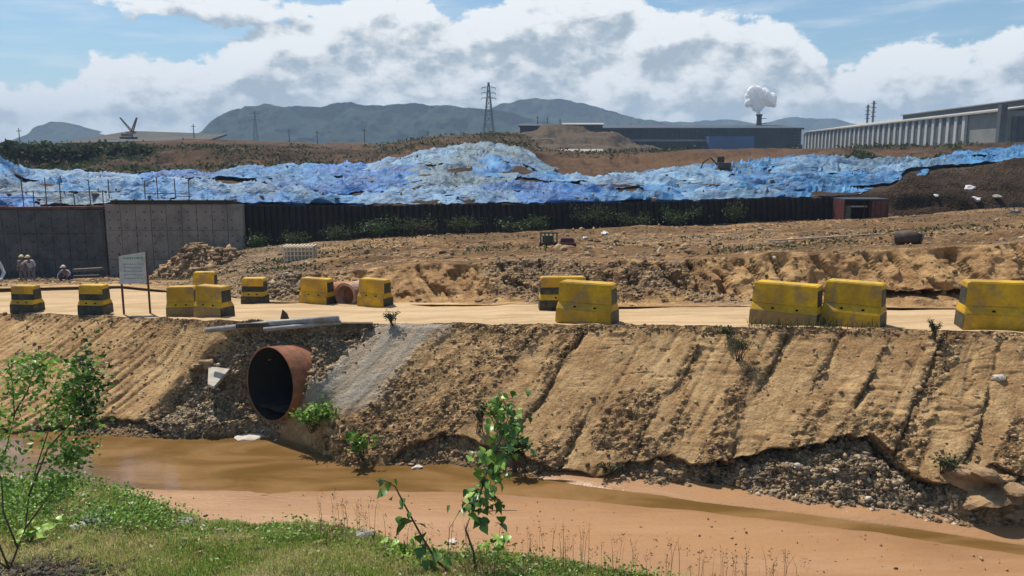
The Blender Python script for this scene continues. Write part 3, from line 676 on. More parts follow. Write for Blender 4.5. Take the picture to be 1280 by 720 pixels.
mb = MB(); vs = [q @ Vector((PR*.95*cos(2*pi*i/24), PR*.95*sin(2*pi*i/24), 4.3)) for i in range(24)]; mb.add(vs, [tuple(range(24))]); mb.obj('pipe_end_shade', PIPEI, pipe)

PSED = material('wet sediment', (.10, .085, .07), .25, (.06, .05, .04), 5, .01, 15)
mb = MB(); vs = []
for j in range(8):
    zz = -.02+j*.6; 
    for i in range(9): a_ = -2.25+i*(1.36/8)*1.0; vs.append(q @ Vector((0, 0, zz)) + Vector((axis.y, -axis.x, 0)).normalized()*(.70*(i/4-1)) + Vector((0, 0, -.60+.03*sin(i*2.1+j))))
mb.add(vs, [(j*9+i, j*9+i+1, j*9+i+10, j*9+i+9) for j in range(7) for i in range(8)]); mb.obj('sediment', PSED, pipe, smooth=True)
# poles lying across the bank top over the culvert
POLE = material('grey galvanised pole', (.34, .33, .33), .5, (.22, .21, .20), 6, .003, 30, dirt=(.22, .16, .10), dirt_amt=.6, dscale=3, metal=.0)
WOOD_SHADE = material('dark weathered timber and edge shade', (.10, .075, .05), .9, (.055, .04, .03), 8, .008, 30)  # timber tone, also used for the added strips of edge shade
def groundp(px, py, dz=0.): h_ = hit(px, py); h_.z += dz; return h_
a, b2 = V(257, 413, 19.3), V(423, 398, 18.75)
MB().tube([a, (a+b2)/2+Vector((0, 0, .03)), b2], [.065, .075, .07], 12).obj('steel_pole', POLE, smooth=True, label='longest grey pole lying across the bank top over the culvert', cat='pole', group='poles over the culvert')
a, b2 = V(330, 412, 18.85), V(426, 403, 18.8)
MB().tube([a, b2], .055, 12).obj('steel_pole', POLE, smooth=True, label='shorter grey pole lying just under the longest one', cat='pole', group='poles over the culvert')
a, b2 = V(296, 407, 19.05), V(418, 402.5, 18.98)
MB().bar(a, b2, .14, .10).obj('shade_strip', WOOD_SHADE, label='dark strip added as the shaded gap behind the grey poles', cat='beam')  # dark bar added for the shaded gap under the poles
a, b2 = V(420, 406.5, 18.95), V(466, 406.5, 19.1)
MB().bar(a, b2, .16, .12).obj('shade_strip', WOOD_SHADE, label='dark strip added as edge shadow right of the poles', cat='beam')  # shadow of the road lip, added as a dark bar
p = V(356, 395, 19.5); MB().add([(-.12, 0, -.08), (.13, -.05, -.08), (.02, .12, -.08), (-.05, 0, .17), (.06, .02, .06)], [(0, 1, 3), (1, 4, 3), (1, 2, 4), (2, 3, 4), (2, 0, 3), (0, 2, 1)]).obj('stone', material('dark stone', (.08, .06, .05), .9, bump=.01), None, label='small dark pointed stone behind the poles', cat='stone').location = p

# ------------------------------------------------------------------ stones
STG = material('grey stone', (.33, .31, .28), .9, (.22, .20, .18), 5, .012, 25, dirt=(.28, .19, .11), dirt_amt=.5, fine=.1)
STL = material('pale stone', (.56, .50, .42), .9, (.44, .38, .30), 5, .01, 25, fine=.08)
STT = material('tan boulder', (.36, .235, .125), .95, (.22, .14, .075), 3, .05, 9, fine=.12)
def stone(px, py, wpx, label, mat=STG, squash=.6, seed=1, rough=.5, sink=.3, sub=2, cat='stone', group=None):
    p = hit(px, py); r = wpx/2/ppm(p.y); p.z += r*squash*(1-sink*2)*.6
    o = MB().rock((0, 0, 0), r, seed, sub, squash, seed*1.3, rough).obj('stone', mat, label=label, cat=cat, group=group); o.location = p; return o
p = hit(273, 470); sl = MB(); nv_ = Vector((.05, -.42, .90))*.045; tri_ = [Vector((-.27, .22, .12)), Vector((.27, .17, .07)), Vector((.08, -.42, -.21)), Vector((-.09, -.36, -.17))]
sl = sl.add([a_-nv_ for a_ in tri_]+[a_+nv_ for a_ in tri_], [(0, 3, 2, 1), (4, 5, 6, 7), (0, 1, 5, 4), (1, 2, 6, 5), (2, 3, 7, 6), (3, 0, 4, 7)]).obj('stone_slab', STL, bevel=.012, label='pale triangular slab on the gravel left of the culvert', cat='stone'); sl.location = p+Vector((0, -.10, .06))
stone(253, 458, 26, 'rounded tan lump above the pale triangular slab', STT, .5, 3, .9, .35, 3)
stone(378, 458, 16, 'pale tan lump against the right side of the culvert', STT, .9, 4)
stone(311, 545, 34, 'flat pale slab at the water below the culvert mouth', STL, .14, 5, .3)
stone(1248, 612, 62, 'big tan boulder at the foot of the bank near the right edge', STT, .62, 6, 1.0, .1, 4)
stone(1262, 645, 30, 'dark tan lump just below the big boulder', STT, .7, 7, .7)
stone(1247, 473, 12, 'small white stone high on the dark gully at right', STL, .8, 8)
stone(1011, 560, 7, 'whitish stone just under the overhanging scarp', STL, .7, 10)
stone(997, 583, 10, 'pale angular stone on the fallen gravel, lowest of the bright ones', STL, .7, 11)
stone(1044, 588, 10, 'pale stone in the middle of the fallen gravel', STL, .7, 12)
stone(122, 657, 30, 'dark stone between two pale ones on the near grass', material('dark slate stone', (.10, .11, .11), .8, (.05, .055, .06), 6, .01, 25), .75, 13, .7, .1)
stone(100, 660, 22, 'whitish stone left of the dark stone on the near grass', STL, .6, 14)
stone(101, 621, 14, 'bright stone among green weeds below the left shrub', STL, .6, 15)
stone(162, 632, 16, 'flat pale stone near the point of the near bank', STL, .4, 16)
stone(228, 655, 26, 'grey flat stone where the grass meets the silt at left', STG, .5, 17)
stone(276, 665, 16, 'small grey stone right of the flat grey one', STG, .5, 18)
stone(455, 671, 26, 'blue grey stone at the silt edge left of the dark sapling', STG, .6, 19)
stone(565, 678, 12, 'white stone at the foot of the taller sapling', STL, .5, 20)
stone(200, 634, 14, 'dark brown clod at the point of the near bank', material('dark clod', (.07, .045, .03), .95, bump=.02), .7, 21)
stone(523, 585, 12, 'white stone on the far waterline behind the saplings', STL, .5, 22)
stone(1160, 250, 3, 'far stone', STL) if False else None
def fresh_bvh(): pass

# scattered gravel, joined: nobody could count it
def gravel(name, pts, rs, mat, seed=0):
    bm = bmesh.new(); bmesh.ops.create_icosphere(bm, subdivisions=1, radius=1); bv = np.array([v.co for v in bm.verts]); bf = np.array([[v.index for v in f.verts] for f in bm.faces]); bm.free()
    rg = np.random.default_rng(seed); n = len(pts); pts = np.asarray(pts); rs = np.asarray(rs)
    nv = len(bv); A = bv[None]*(1+.34*rg.standard_normal((n, nv, 1)).clip(-1.3, 1.3))
    A = A*rg.uniform(.45, 1.35, (n, 1, 3))*np.array([1, 1, .75])
    th = rg.uniform(0, 2*pi, n); c_, s_ = np.cos(th)[:, None], np.sin(th)[:, None]
    A = np.stack([A[..., 0]*c_-A[..., 1]*s_, A[..., 0]*s_+A[..., 1]*c_, A[..., 2]], -1)*rs[:, None, None]+pts[:, None, :]
    F = (bf[None]+(np.arange(n)*nv)[:, None, None]).reshape(-1, 3)
    me = bpy.data.meshes.new(name); me.vertices.add(n*nv); me.vertices.foreach_set('co', A.reshape(-1).astype(np.float32))
    me.loops.add(F.size); me.loops.foreach_set('vertex_index', F.reshape(-1).astype(np.int32))
    me.polygons.add(len(F)); me.polygons.foreach_set('loop_start', np.arange(0, F.size, 3, dtype=np.int32)); me.polygons.foreach_set('loop_total', np.full(len(F), 3, dtype=np.int32))
    me.update(calc_edges=True)
    a_ = me.attributes.new('tone', 'FLOAT', 'POINT'); a_.data.foreach_set('value', np.repeat(rg.uniform(0, 1, n), nv).astype(np.float32))
    me.materials.append(mat); o = bpy.data.objects.new(name, me); link(o); o['kind'] = 'stuff'; return o
def tone_material(name, stops, rough=.92, spec=.15, trans=0.):
    m = bpy.data.materials.new(name); m.use_nodes = True; t = NT(m.node_tree); b = t.n['Principled BSDF']
    a_ = t.new('ShaderNodeAttribute', attribute_name='tone').outputs['Fac']
    r = t.new('ShaderNodeValToRGB'); t.l.new(a_, r.inputs[0]); e = r.color_ramp.elements
    e[0].position, e[0].color = stops[0][0], (*stops[0][1], 1); e[1].position, e[1].color = stops[-1][0], (*stops[-1][1], 1)
    for p_, c_ in stops[1:-1]: q_ = e.new(p_); q_.color = (*c_, 1)
    n = t.noise(t.new('ShaderNodeTexCoord').outputs['Object'], 12, 3, .6); f = t.ss(n, .3, .7, .8, 1.15)
    k = t.mix(1., r.outputs[0], t.comb(f, f, f), 'MULTIPLY')
    t.put(b.inputs['Base Color'], k); b.inputs['Roughness'].default_value = rough; b.inputs['Specular IOR Level'].default_value = spec
    if trans:
        tr = t.new('ShaderNodeBsdfTranslucent'); t.put(tr.inputs[0], k); mx = t.new('ShaderNodeMixShader'); mx.inputs[0].default_value = trans
        t.l.new(b.outputs[0], mx.inputs[1]); t.l.new(tr.outputs[0], mx.inputs[2]); t.l.new(mx.outputs[0], t.n['Material Output'].inputs[0])
    return m
GRV = tone_material('mixed gravel', [(0, (.075, .055, .036)), (.35, (.20, .145, .09)), (.7, (.28, .205, .125)), (.93, (.37, .28, .185)), (1, (.58, .49, .38))])
CLOD = tone_material('earth clods', [(0, (.13, .085, .05)), (.5, (.27, .175, .098)), (1, (.43, .30, .17))])
def pick(Pgrid, W_, n, seed):
    rg = np.random.default_rng(seed); wf = W_.reshape(-1); wf = wf/wf.sum(); i = rg.choice(len(wf), n, p=wf)
    p = Pgrid.reshape(-1, 3)[i].copy(); p[:, 0] += rg.uniform(-.02, .02, n); return p, rg
P, PXp, PYp = BANK
inview = (~inpipe)*(PXp > -60)*(PXp < 1340)*(P[..., 2] > .0)
pts, rg = pick(P, grav*inview, 9000, 1); gravel('bank_gravel', pts, .018+.05*rg.random(9000)**3.5, GRV, 1)
pts, rg = pick(P, (rough*(1-gravA)+.06+under*.6)*inview*(1-cem), 7000, 2); gravel('bank_clods', pts, .012+.05*rg.random(7000)**3, CLOD, 2)
wm = (PXm > -40)*(PXm < 1330)*(T.mean()*0+1)
pts, rg = pick(Pm, wm*(roughm*.8+.12)*(Pm[..., 2] > -50), 9000, 3); gravel('pit_clods', pts, .015+.08*rg.random(9000)**4, CLOD, 3)
pts, rg = pick(Pm, wm*(gravm+.0001), 3000, 4); gravel('pit_gravel', pts, .015+.07*rg.random(3000)**3, GRV, 4)

# rubble heap before the concrete wall
def heap(name, px0, px1, pytop, pybase, Y, mat_sheet, gm, seed, label, n=1500, peak=.5, rs=(.04, .16), depth=3.0, kindlabel='rubble heap'):
    k = ppm(Y); x0 = at(px0, pybase, Y)[0]; x1 = at(px1, pybase, Y)[0]; H = (pybase-pytop)/k; xc = x0+(x1-x0)*peak
    gx = np.linspace(x0-.3, x1+.3, 70); gy = np.linspace(Y-depth*.5, Y+depth*.6, 34); XX, YY = np.meshgrid(gx, gy)
    u = np.where(XX < xc, (XX-xc)/(xc-x0), (XX-xc)/(x1-xc)); v = (YY-Y)/(depth*.5)
    hh = H*np.clip(1-(np.abs(u)**1.5+np.abs(v)**1.7), 0, None)**.8
    hh = hh*(1+.35*fbm(XX*.9, YY*.9, 0, 4, seed))+fbm(XX*3, YY*3, 0, 3, seed+3)*.07
    zb = np.median([gz(x_, Y) for x_ in np.linspace(x0, x1, 5)])
    zg = at((px0+px1)/2, pybase, Y)[2]
    PP = np.stack([XX, YY, min(zb, zg)-.15+hh], -1)
    t = thing(name, label, kindlabel.split()[-1], (0, 0, 0))
    z = 0*XX
    o = grid_obj('earth_mass', PP, mat_sheet, dict(gravel=z+.5, cement=z, rough=z+.6, wet=z), np.stack([XX, YY], -1), bvh=True, kind=None); o.parent = t
    pts, rg = pick(PP, (hh > .12)*1.0, n, seed); s_ = gravel('rubble', pts, rs[0]+rs[1]*rg.random(n)**3, gm, seed); s_.parent = t
    return t
heap('rubble_heap', 184, 345, 302, 354, 47, GROUND2, CLOD, 501, 'brown heap of broken earth and rubble in front of the concrete wall', 1800, .46, (.05, .26), 5)
heap('gravel_heap', 325, 400, 333, 378, 28, GROUND2, GRV, 503, 'grey gravel heap across the road between the far barriers', 1500, .5, (.025, .12), 3)

# ------------------------------------------------------------------ concrete wall, two lengths
CONC = material('site concrete', (.27, .24, .205), .9, (.20, .18, .155), 1.2, .012, 12, dirt=(.12, .11, .095), dirt_amt=.6, dscale=.8, fine=.12)
CONC2 = material('darker site concrete', (.12, .115, .11), .9, (.08, .08, .08), 1.0, .012, 12, dirt=(.03, .03, .032), dirt_amt=.6, dscale=.6, fine=.1)
TIE = material('tie hole shade', (.012, .012, .012), .8)
def concrete_wall(pxa, pxb, ytop, Y, mat, label, ncol, zbot):
    k = ppm(Y); xa, xb = at(pxa, 300, Y)[0], at(pxb, 300, Y)[0]; zt = at(0, ytop, Y)[2]
    t = thing('concrete_wall', label, 'wall', ((xa+xb)/2, Y, zbot)); Lx = xb-xa; H = zt-zbot
    MB().box((0, .25, H/2-.03), (Lx-.04, .36, H-.08)).obj('core', mat, t)
    cw = Lx/ncol; rows = [0, .36, .70, 1.0]; 
    for j in range(3):
        z0, z1 = H*rows[j], H*rows[j+1]
        me = MB().box((0, 0, 0), (cw-.03, .10, z1-z0-.03)).mesh('panel', mat)
        for i in range(ncol):
            o = bpy.data.objects.new('panel', me); link(o, t); o.location = (-Lx/2+cw*(i+.5), .02+random.uniform(-.012, .012), (z0+z1)/2)
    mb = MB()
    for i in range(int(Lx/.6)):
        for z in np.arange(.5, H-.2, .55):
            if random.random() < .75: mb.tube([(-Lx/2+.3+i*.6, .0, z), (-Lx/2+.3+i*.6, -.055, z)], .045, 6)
    mb.obj('tie_hole_shade', TIE, t, kind='stuff')  # dark discs stand in for the shade inside the tie holes
    return t, Lx, H
zb = float(at(0, 354, 56)[2])-.4
cw1, L1, H1 = concrete_wall(-260, 128, 262, 56.6, CONC2, 'darker length of the concrete wall, behind the workers', 19, zb)
cw2, L2, H2 = concrete_wall(134, 305, 255, 55.4, CONC, 'lighter length of the concrete wall with rows of tie holes', 9, zb)
FORM = material('dark form timber', (.045, .035, .03), .9, (.03, .024, .02), 4, .01, 15)
k = ppm(55.4)
x0, x1 = at(139, 250, 55.4)[0], at(290, 250, 55.4)[0]; zt = at(0, 255, 55.4)[2]
fb = thing('form_beam', 'dark timber form beam capping the lighter concrete wall', 'beam', ((x0+x1)/2, 55.5, zt+.005))
MB().box((0, 0, .13), (x1-x0, .5, .26)).obj('plank', FORM, fb)
for i in range(7): MB().box((-(x1-x0)/2+.4+i*(x1-x0-.8)/6, -.28, .16), (.12, .05, .34)).obj('cleat', FORM, fb)
# rusty clutter along the darker wall top
x0, x1 = at(-120, 256, 56.6)[0], at(131, 256, 56.6)[0]; zt1 = at(0, 262, 56.6)[2]
fb = thing('form_beam', 'rust brown planking on top of the darker concrete wall', 'beam', ((x0+x1)/2, 56.7, zt1+.005))
BRN = material('rusty planking', (.14, .06, .035), .9, (.07, .04, .03), 2, .02, 12)
for i in range(12):
    MB().box((-(x1-x0)/2+(i+.5)*(x1-x0)/12, random.uniform(-.05, .05), .10+random.uniform(0, .06)), ((x1-x0)/12-.03, .55, .16), Euler((0, R(random.uniform(-1.5, 1.5)), 0)).to_matrix()).obj('plank', BRN, fb)
SCAF = material('dark scaffold steel', (.07, .065, .07), .6, (.12, .09, .08), 8, metal=.2)
def scaffold(pxs, Y, ztop, ybase, rails, label):
    z0 = at(0, ybase, Y)[2]; x0 = at(pxs[0][0], 240, Y)[0]
    t = thing('scaffold_rail', label, 'scaffold', (x0, Y, z0))
    for px, yt in pxs:
        x = at(px, 240, Y)[0]-x0; h_ = at(px, yt, Y)[2]-z0; MB().tube([(x, 0, 0), (x+random.uniform(-.03, .03), 0, h_)], .035, 6).obj('post', SCAF, t)
    for yy, pa, pb in rails:
        z = at(0, yy, Y)[2]-z0; MB().tube([(at(pa, yy, Y)[0]-x0, -.04, z), (at(pb, yy, Y)[0]-x0, -.04, z+random.uniform(-.05, .05))], .028, 6).obj('rail', SCAF, t)
scaffold([(-60, 224), (-20, 226), (28, 224), (41, 238), (57, 222), (75, 222), (92, 240), (112, 226), (128, 238)], 56.7, 0, 258, [(240, -60, 130), (247, -60, 60)], 'dark steel posts and rail standing on the darker concrete wall')
scaffold([(136, 224), (181, 226), (197, 222), (219, 224), (236, 224)], 55.5, 0, 248.5, [(242, 181, 236), (246, 219, 240)], 'dark steel posts standing on the lighter concrete wall')

# ------------------------------------------------------------------ sheet pile wall
PILE = material('dark sheet pile steel', (.012, .010, .012), .7, (.020, .013, .012), 1.5, .01, 8, dirt=(.03, .018, .014), dirt_amt=.6, dscale=1.2)
sp_ = thing('sheet_pile_wall', 'long dark corrugated sheet pile wall holding back the tarpaulin mound', 'wall', (0, 57.6, 0))
pw = .44; prof = [(0, 0), (.08, 0), (.14, .2), (.30, .2), (.36, 0), (.44, 0)]
ztab = [(305, 257, 57.4), (450, 257.5, 57.5), (640, 255.5, 57.6), (700, 254.5, 57.7), (800, 253, 58.0), (900, 250, 58.3), (960, 248, 58.8), (1060, 246, 59.6)]
xs = at(306, 280, 57.4)[0]; xe = at(1052, 280, 59.5)[0]
def pilemesh(hh):
    vs = []; fs = []; n = len(prof)
    for z in (-hh, 0):
        for x, y in prof: vs.append((x-.22, y-.1, z))
        for x, y in prof[::-1]: vs.append((x-.22, y-.07, z))
    m_ = 2*n
    fs = [(i, (i+1) % m_, (i+1) % m_+m_, i+m_) for i in range(m_)]+[tuple(range(m_, 2*m_))]
    return MB().add(vs, fs).mesh('sheet_pile', PILE)
pm_ = pilemesh(5.5)
x = xs; i = 0
while x < xe:
    px = 640+FPX*x/58.2; Yw = np.interp(px, [q[0] for q in ztab], [q[2] for q in ztab]); yt = np.interp(px, [q[0] for q in ztab], [q[1] for q in ztab])
    o = bpy.data.objects.new('sheet_pile', pm_); link(o, sp_); o.location = (x+.22, Yw-57.6, at(px, yt, Yw)[2]+random.choice([0, 0, 0, .05, -.06, .09])); x += pw; i += 1

# ------------------------------------------------------------------ tarpaulins
def tarp_material(name, c1, c2, c3):
    m = bpy.data.materials.new(name); m.use_nodes = True; t = NT(m.node_tree); b = t.n['Principled BSDF']
    c = t.new('ShaderNodeTexCoord').outputs['Object']
    oi = t.new('ShaderNodeObjectInfo').outputs['Random']
    n = t.noise(c, .5, 6, .65, .8); k = t.mix(t.ss(n, .38, .62), c1, c2)
    k = t.mix(t.m('MULTIPLY', t.ss(t.noise(c, 1.6, 6, .7, .5), .58, .72), .7), k, c3)
    k = t.mix(t.m('MULTIPLY', oi, .35), k, c2)
    k = t.mix(t.m('MULTIPLY', t.ss(t.noise(t.vm('MULTIPLY', c, (.5, 1.0, 2.5)), .9, 5, .7, 1.5), .57, .64), .85), k, (.015, .045, .13))  # shadowed creases painted in as dark-blue streaks
    big = t.ss(t.noise(t.vm('MULTIPLY', c, (1, .5, 2)), .16, 5, .65, 1.), .3, .7, .36, .92); k = t.mix(1., k, t.comb(big, big, big), 'MULTIPLY')
    t.put(b.inputs['Base Color'], k); b.inputs['Roughness'].default_value = .6; b.inputs['Specular IOR Level'].default_value = .3
    bn = t.new('ShaderNodeBump'); bn.inputs['Distance'].default_value = .3; t.put(bn.inputs['Height'], t.noise(t.vm('MULTIPLY', c, (1.1, .3, 2)), 1.0, 5, .6, 1.2)); t.l.new(bn.outputs[0], b.inputs['Normal'])
    return m
TARP = [tarp_material('blue tarpaulin', (.030, .175, .47), (.07, .28, .54), (.42, .53, .60)),
        tarp_material('strong blue tarpaulin', (.015, .135, .47), (.04, .21, .54), (.32, .46, .60)),
        tarp_material('pale grey blue tarpaulin', (.10, .25, .48), (.22, .38, .54), (.42, .51, .60)),
        tarp_material('faded greenish tarpaulin', (.20, .30, .32), (.15, .26, .40), (.36, .44, .50))]
Pn, PXn, PYn, TNn = MOUNDG
pxcol = PXn[30]
def mound_point(px, tt):
    """point of the mound sheet at column px and row parameter tt (arrays)"""
    subs = [24, 34, 44, 36, 30, 6]; acc = np.concatenate([[0], np.cumsum(subs)])
    r = np.interp(tt, np.arange(7), acc); c_ = (px+420)/3.2
    r0 = np.clip(np.floor(r).astype(int), 0, Pn.shape[0]-2); c0 = np.clip(np.floor(c_).astype(int), 0, Pn.shape[1]-2)
    fr = (r-r0)[..., None]; fc = (c_-c0)[..., None]
    return Pn[r0, c0]*(1-fr)*(1-fc)+Pn[r0+1, c0]*fr*(1-fc)+Pn[r0, c0+1]*(1-fr)*fc+Pn[r0+1, c0+1]*fr*fc
tarp_n = 0
def tarp(px0, px1, t0, t1, seed, lift, mi, label, skew=0.):
    global tarp_n
    nu = max(14, int((px1-px0)/1.9)); nv = max(10, int((t1-t0)*60))
    u, v = np.meshgrid(np.linspace(0, 1, nu), np.linspace(0, 1, nv))
    uu = px0+(px1-px0)*u + skew*(v-.5) + fbm(v*2+seed, u*2, 0, 3, seed)*11
    tt = t0+(t1-t0)*v + fbm(u*2.4+seed*3, v, 0, 3, seed+1)*.07
    Q = mound_point(uu, np.clip(tt, .99, 5))
    X, Y = Q[..., 0], Q[..., 1]
    s = seed*3.7
    w1 = 1-np.abs(fbm(X*.30+s, Y*.20+s, 0, 3, 600))*3.0
    w2 = 1-np.abs(fbm(X*.75+Y*.5+s, Y*.35, 0, 3, 610))*5.0; w4 = 1-np.abs(fbm(X*1.9-Y*.8+s, Y*.7, 0, 2, 630))*4.0
    w3 = fbm(X*2.1, Y*1.2+s, 0, 3, 620)
    bulge = np.minimum(np.minimum(u, 1-u)*5, 1)*np.minimum(np.minimum(v, 1-v)*5, 1)
    w5 = 1-np.abs(fbm(X*.16+Y*.32+s, (X*.5-Y*.2)*.35, 0, 2, 640))*6.0; w5 = np.maximum(w5, -1.2)
    Q[..., 2] += lift + bulge*(.12*w1+.13*np.maximum(w2, -.5)+.04*w4+.46*w5+.05) + .03*w3+.03*w4
    me = grid_obj('tarpaulin', Q, TARP[mi], bvh=False, kind=None, smooth=True)
    props(me, label, 'tarpaulin', 'blue tarpaulins over the mound'); tarp_n += 1
    return me
rt_ = random.Random(3)
rows_t = [(0.99, 1.42), (1.32, 1.78), (1.68, 2.15), (2.05, 2.55), (2.45, 3.02)]
where = {0: 'lowest row', 1: 'second row up', 2: 'middle row', 3: 'fourth row up', 4: 'top row'}
def side(px):
    for a, s in ((60, 'behind the leftmost scaffold posts'), (180, 'behind the lighter concrete wall'), (330, 'where concrete wall meets steel'), (470, 'left of the pylon'), (600, 'just below the pylon'), (700, 'right of the pylon'), (850, 'below the ochre cut slope'), (960, 'beside the small digger'), (1060, 'above the red container'), (1180, 'below the ribbed factory wall'), (9999, 'at the right edge of the picture')):
        if px < a: return s
tone_w = {0: 'mid blue', 1: 'strong blue', 2: 'pale grey blue', 3: 'faded greenish'}
for r_i, (t0, t1) in enumerate(rows_t):
    px = -130 + r_i*17
    while px < 1330:
        wd = rt_.uniform(70, 125); c_ = px+wd/2
        # lower rows stop where the brown spoil begins
        ok = True
        if c_ > 1035 and r_i == 0: ok = False
        if c_ > 1110 and r_i == 1: ok = False
        if c_ > 1160 and r_i == 2: ok = False
        if 470 < c_ < 560 and r_i == 0 and rt_.random() < .0: ok = False
        if r_i == 4 and 690 < c_ < 780: ok = False
        if rt_.random() < .12 and r_i not in (0, 4): ok = False
        mi = rt_.choices([0, 1, 2, 3], [.42, .18, .36, .04])[0]
        if 20 < c_ < 130 and r_i < 2: mi = 3
        if 380 < c_ < 520 and r_i in (2, 3): mi = 1
        if 760 < c_ < 900 and r_i in (3, 2): mi = 2
        if ok: tarp(px-9, px+wd+9, t0, t1, rt_.randint(1, 900), .05+.05*r_i+.22*rt_.random(), mi, '%s tarpaulin, %s, %s' % (tone_w[mi], where[r_i], side(c_)), rt_.uniform(-18, 18))
        px += wd
seen = {}
for o in list(COL.objects):
    if o.name.startswith('tarpaulin'): seen.setdefault(o['label'], []).append(o)
for l_, os_ in seen.items():
    if len(os_) > 1:
        for o, w_ in zip(os_, (['left', 'right'] if len(os_) == 2 else ['left', 'middle', 'right', 'far right'])): o['label'] = w_+' of the '+l_

# lumps of earth and sacks holding the sheets down
tp_ = []
for o in COL.objects:
    if o.name.startswith('tarpaulin'):
        n_ = len(o.data.vertices); 
        for q_ in RNG.integers(0, n_, 9): v_ = o.data.vertices[int(q_)].co; tp_.append((v_.x, v_.y, v_.z+.05))
gravel('tarp_weights', tp_, .07+.16*RNG.random(len(tp_))**2, CLOD, 29)

# ------------------------------------------------------------------ far terraces, plain, mountains
far = np.array([[[x, y, -6.] for x in np.linspace(-4200, 4200, 24)] for y in np.linspace(190, 3300, 24)])
grid_obj('far_plain', far, material('far scrub plain', (.09, .10, .05), 1., (.14, .11, .07), .01), bvh=False)
TERR = earth_material('terrace earth', (.135, .092, .058), (.08, .058, .040), (.045, .042, .034), (.2, .18, .15), bump=.5, sc=.14)
def ridge(name, line, Y0, Y1, ybase, mat, seed, dpx=3, amp=1., px0=None, px1=None, nv=30, gul=0., attrs=True):
    pxs = [q_[0] for q_ in line]
    cols = [(px, [(ybase, Y0), ((ybase+py)/2+.10*(ybase-py), (Y0*.45+Y1*.55)), (py, Y1), (ybase, Y1*1.22)]) for px, py in line]
    Q, A_, B_, T_ = sheet(cols, [nv//2, nv//2, 6], dpx); Q = smooth_rows(Q, 2)
    S = 1/((Y1)*.02); X, Y = Q[..., 0], Q[..., 1]
    e = sstep(T_, 0, .4)*(1-sstep(T_, 2.2, 3))
    Q[..., 2] += amp*e*fbm(X*S, Y*S, 0, 5, seed)*Y1*.003
    dz_ = .0026
    Q[..., 2] += (dz_*Y1*amp*e*np.tanh(4*np.sin(Q[..., 2]*1.6+fbm(X*S*.3, Y*S*.3, 0, 3, seed+2)*4))) if attrs and Y1 < 400 else 0
    if gul: Q[..., 1] += gul*(np.abs(fbm(X*S*.5, Q[..., 2]*S*.5, 0, 4, seed+5)))*e*(1-sstep(T_, 1.8, 2))
    z = 0*X
    return grid_obj(name, Q, mat, dict(gravel=z, cement=z, rough=sstep(fbm(X*S*.6, Y*S*.9, 0, 4, seed+9), -.1, .3), wet=z) if attrs else None, np.stack([X, Y], -1), bvh=False)
ridge('terrace_hill', [(560, 196), (600, 182), (640, 170), (655, 161), (680, 156), (720, 158), (760, 160), (775, 168), (800, 180), (830, 190), (860, 197)], 170, 260, 200, TERR, 701, 2, 1.)
ridge('terrace_hill', [(300, 196), (350, 178), (420, 178), (480, 180), (540, 170), (600, 168), (700, 175), (740, 197)], 190, 230, 200, TERR, 705, 3, .6)
def forest_material(name, c1, c2, sc):
    m = bpy.data.materials.new(name); m.use_nodes = True; t = NT(m.node_tree); b = t.n['Principled BSDF']
    c = t.new('ShaderNodeTexCoord').outputs['Object']
    n = t.noise(c, sc, 8, .72); k = t.mix(t.ss(n, .35, .65), c1, c2)
    t.put(b.inputs['Base Color'], k); b.inputs['Roughness'].default_value = 1; b.inputs['Specular IOR Level'].default_value = .0
    bn = t.new('ShaderNodeBump'); bn.inputs['Distance'].default_value = .25/sc; t.put(bn.inputs['Height'], t.noise(c, sc*2, 8, .7)); t.l.new(bn.outputs[0], b.inputs['Normal'])
    return m
FOR = forest_material('forested mountain', (.022, .036, .026), (.038, .055, .036), .02)
ridge('mountain', [(210, 200), (245, 168), (262, 152), (285, 138), (305, 131), (330, 129), (380, 131), (400, 132), (420, 127), (440, 126), (470, 129), (520, 128), (560, 131), (600, 133), (640, 140), (700, 155), (760, 180), (800, 200)], 1000, 1500, 200, FOR, 711, 1.5, 1.3, gul=150, nv=60)
ridge('mountain', [(540, 200), (590, 150), (620, 131), (645, 123), (670, 119.5), (700, 123), (735, 130), (770, 138), (800, 146), (830, 154), (880, 164), (940, 185), (960, 200)], 1350, 1900, 200, FOR, 713, 1.5, 1.3, gul=180, nv=60)
ridge('mountain', [(-60, 200), (0, 182), (28, 168), (45, 156), (63, 149), (85, 154), (110, 162), (160, 178), (200, 200)], 1350, 1900, 200, FOR, 715, 1.5, 1.1, gul=150, nv=50)
ridge('mountain', [(700, 200), (780, 156), (830, 150), (870, 149), (920, 148), (950, 152), (975, 146), (995, 144), (1020, 147), (1045, 146), (1062, 151), (1100, 158), (1200, 166), (1400, 180), (1500, 200)], 1950, 2500, 200, FOR, 717, 1.5, .8, gul=120, nv=40)
ridge('mountain', [(-900, 200), (-600, 150), (-400, 160), (-200, 185), (-120, 200)], 1500, 2000, 200, FOR, 719, 6, 1., gul=200)
ridge('mountain', [(1450, 200), (1600, 160), (1800, 150), (2000, 165), (2200, 200)], 1500, 2000, 200, FOR, 721, 6, 1., gul=200)

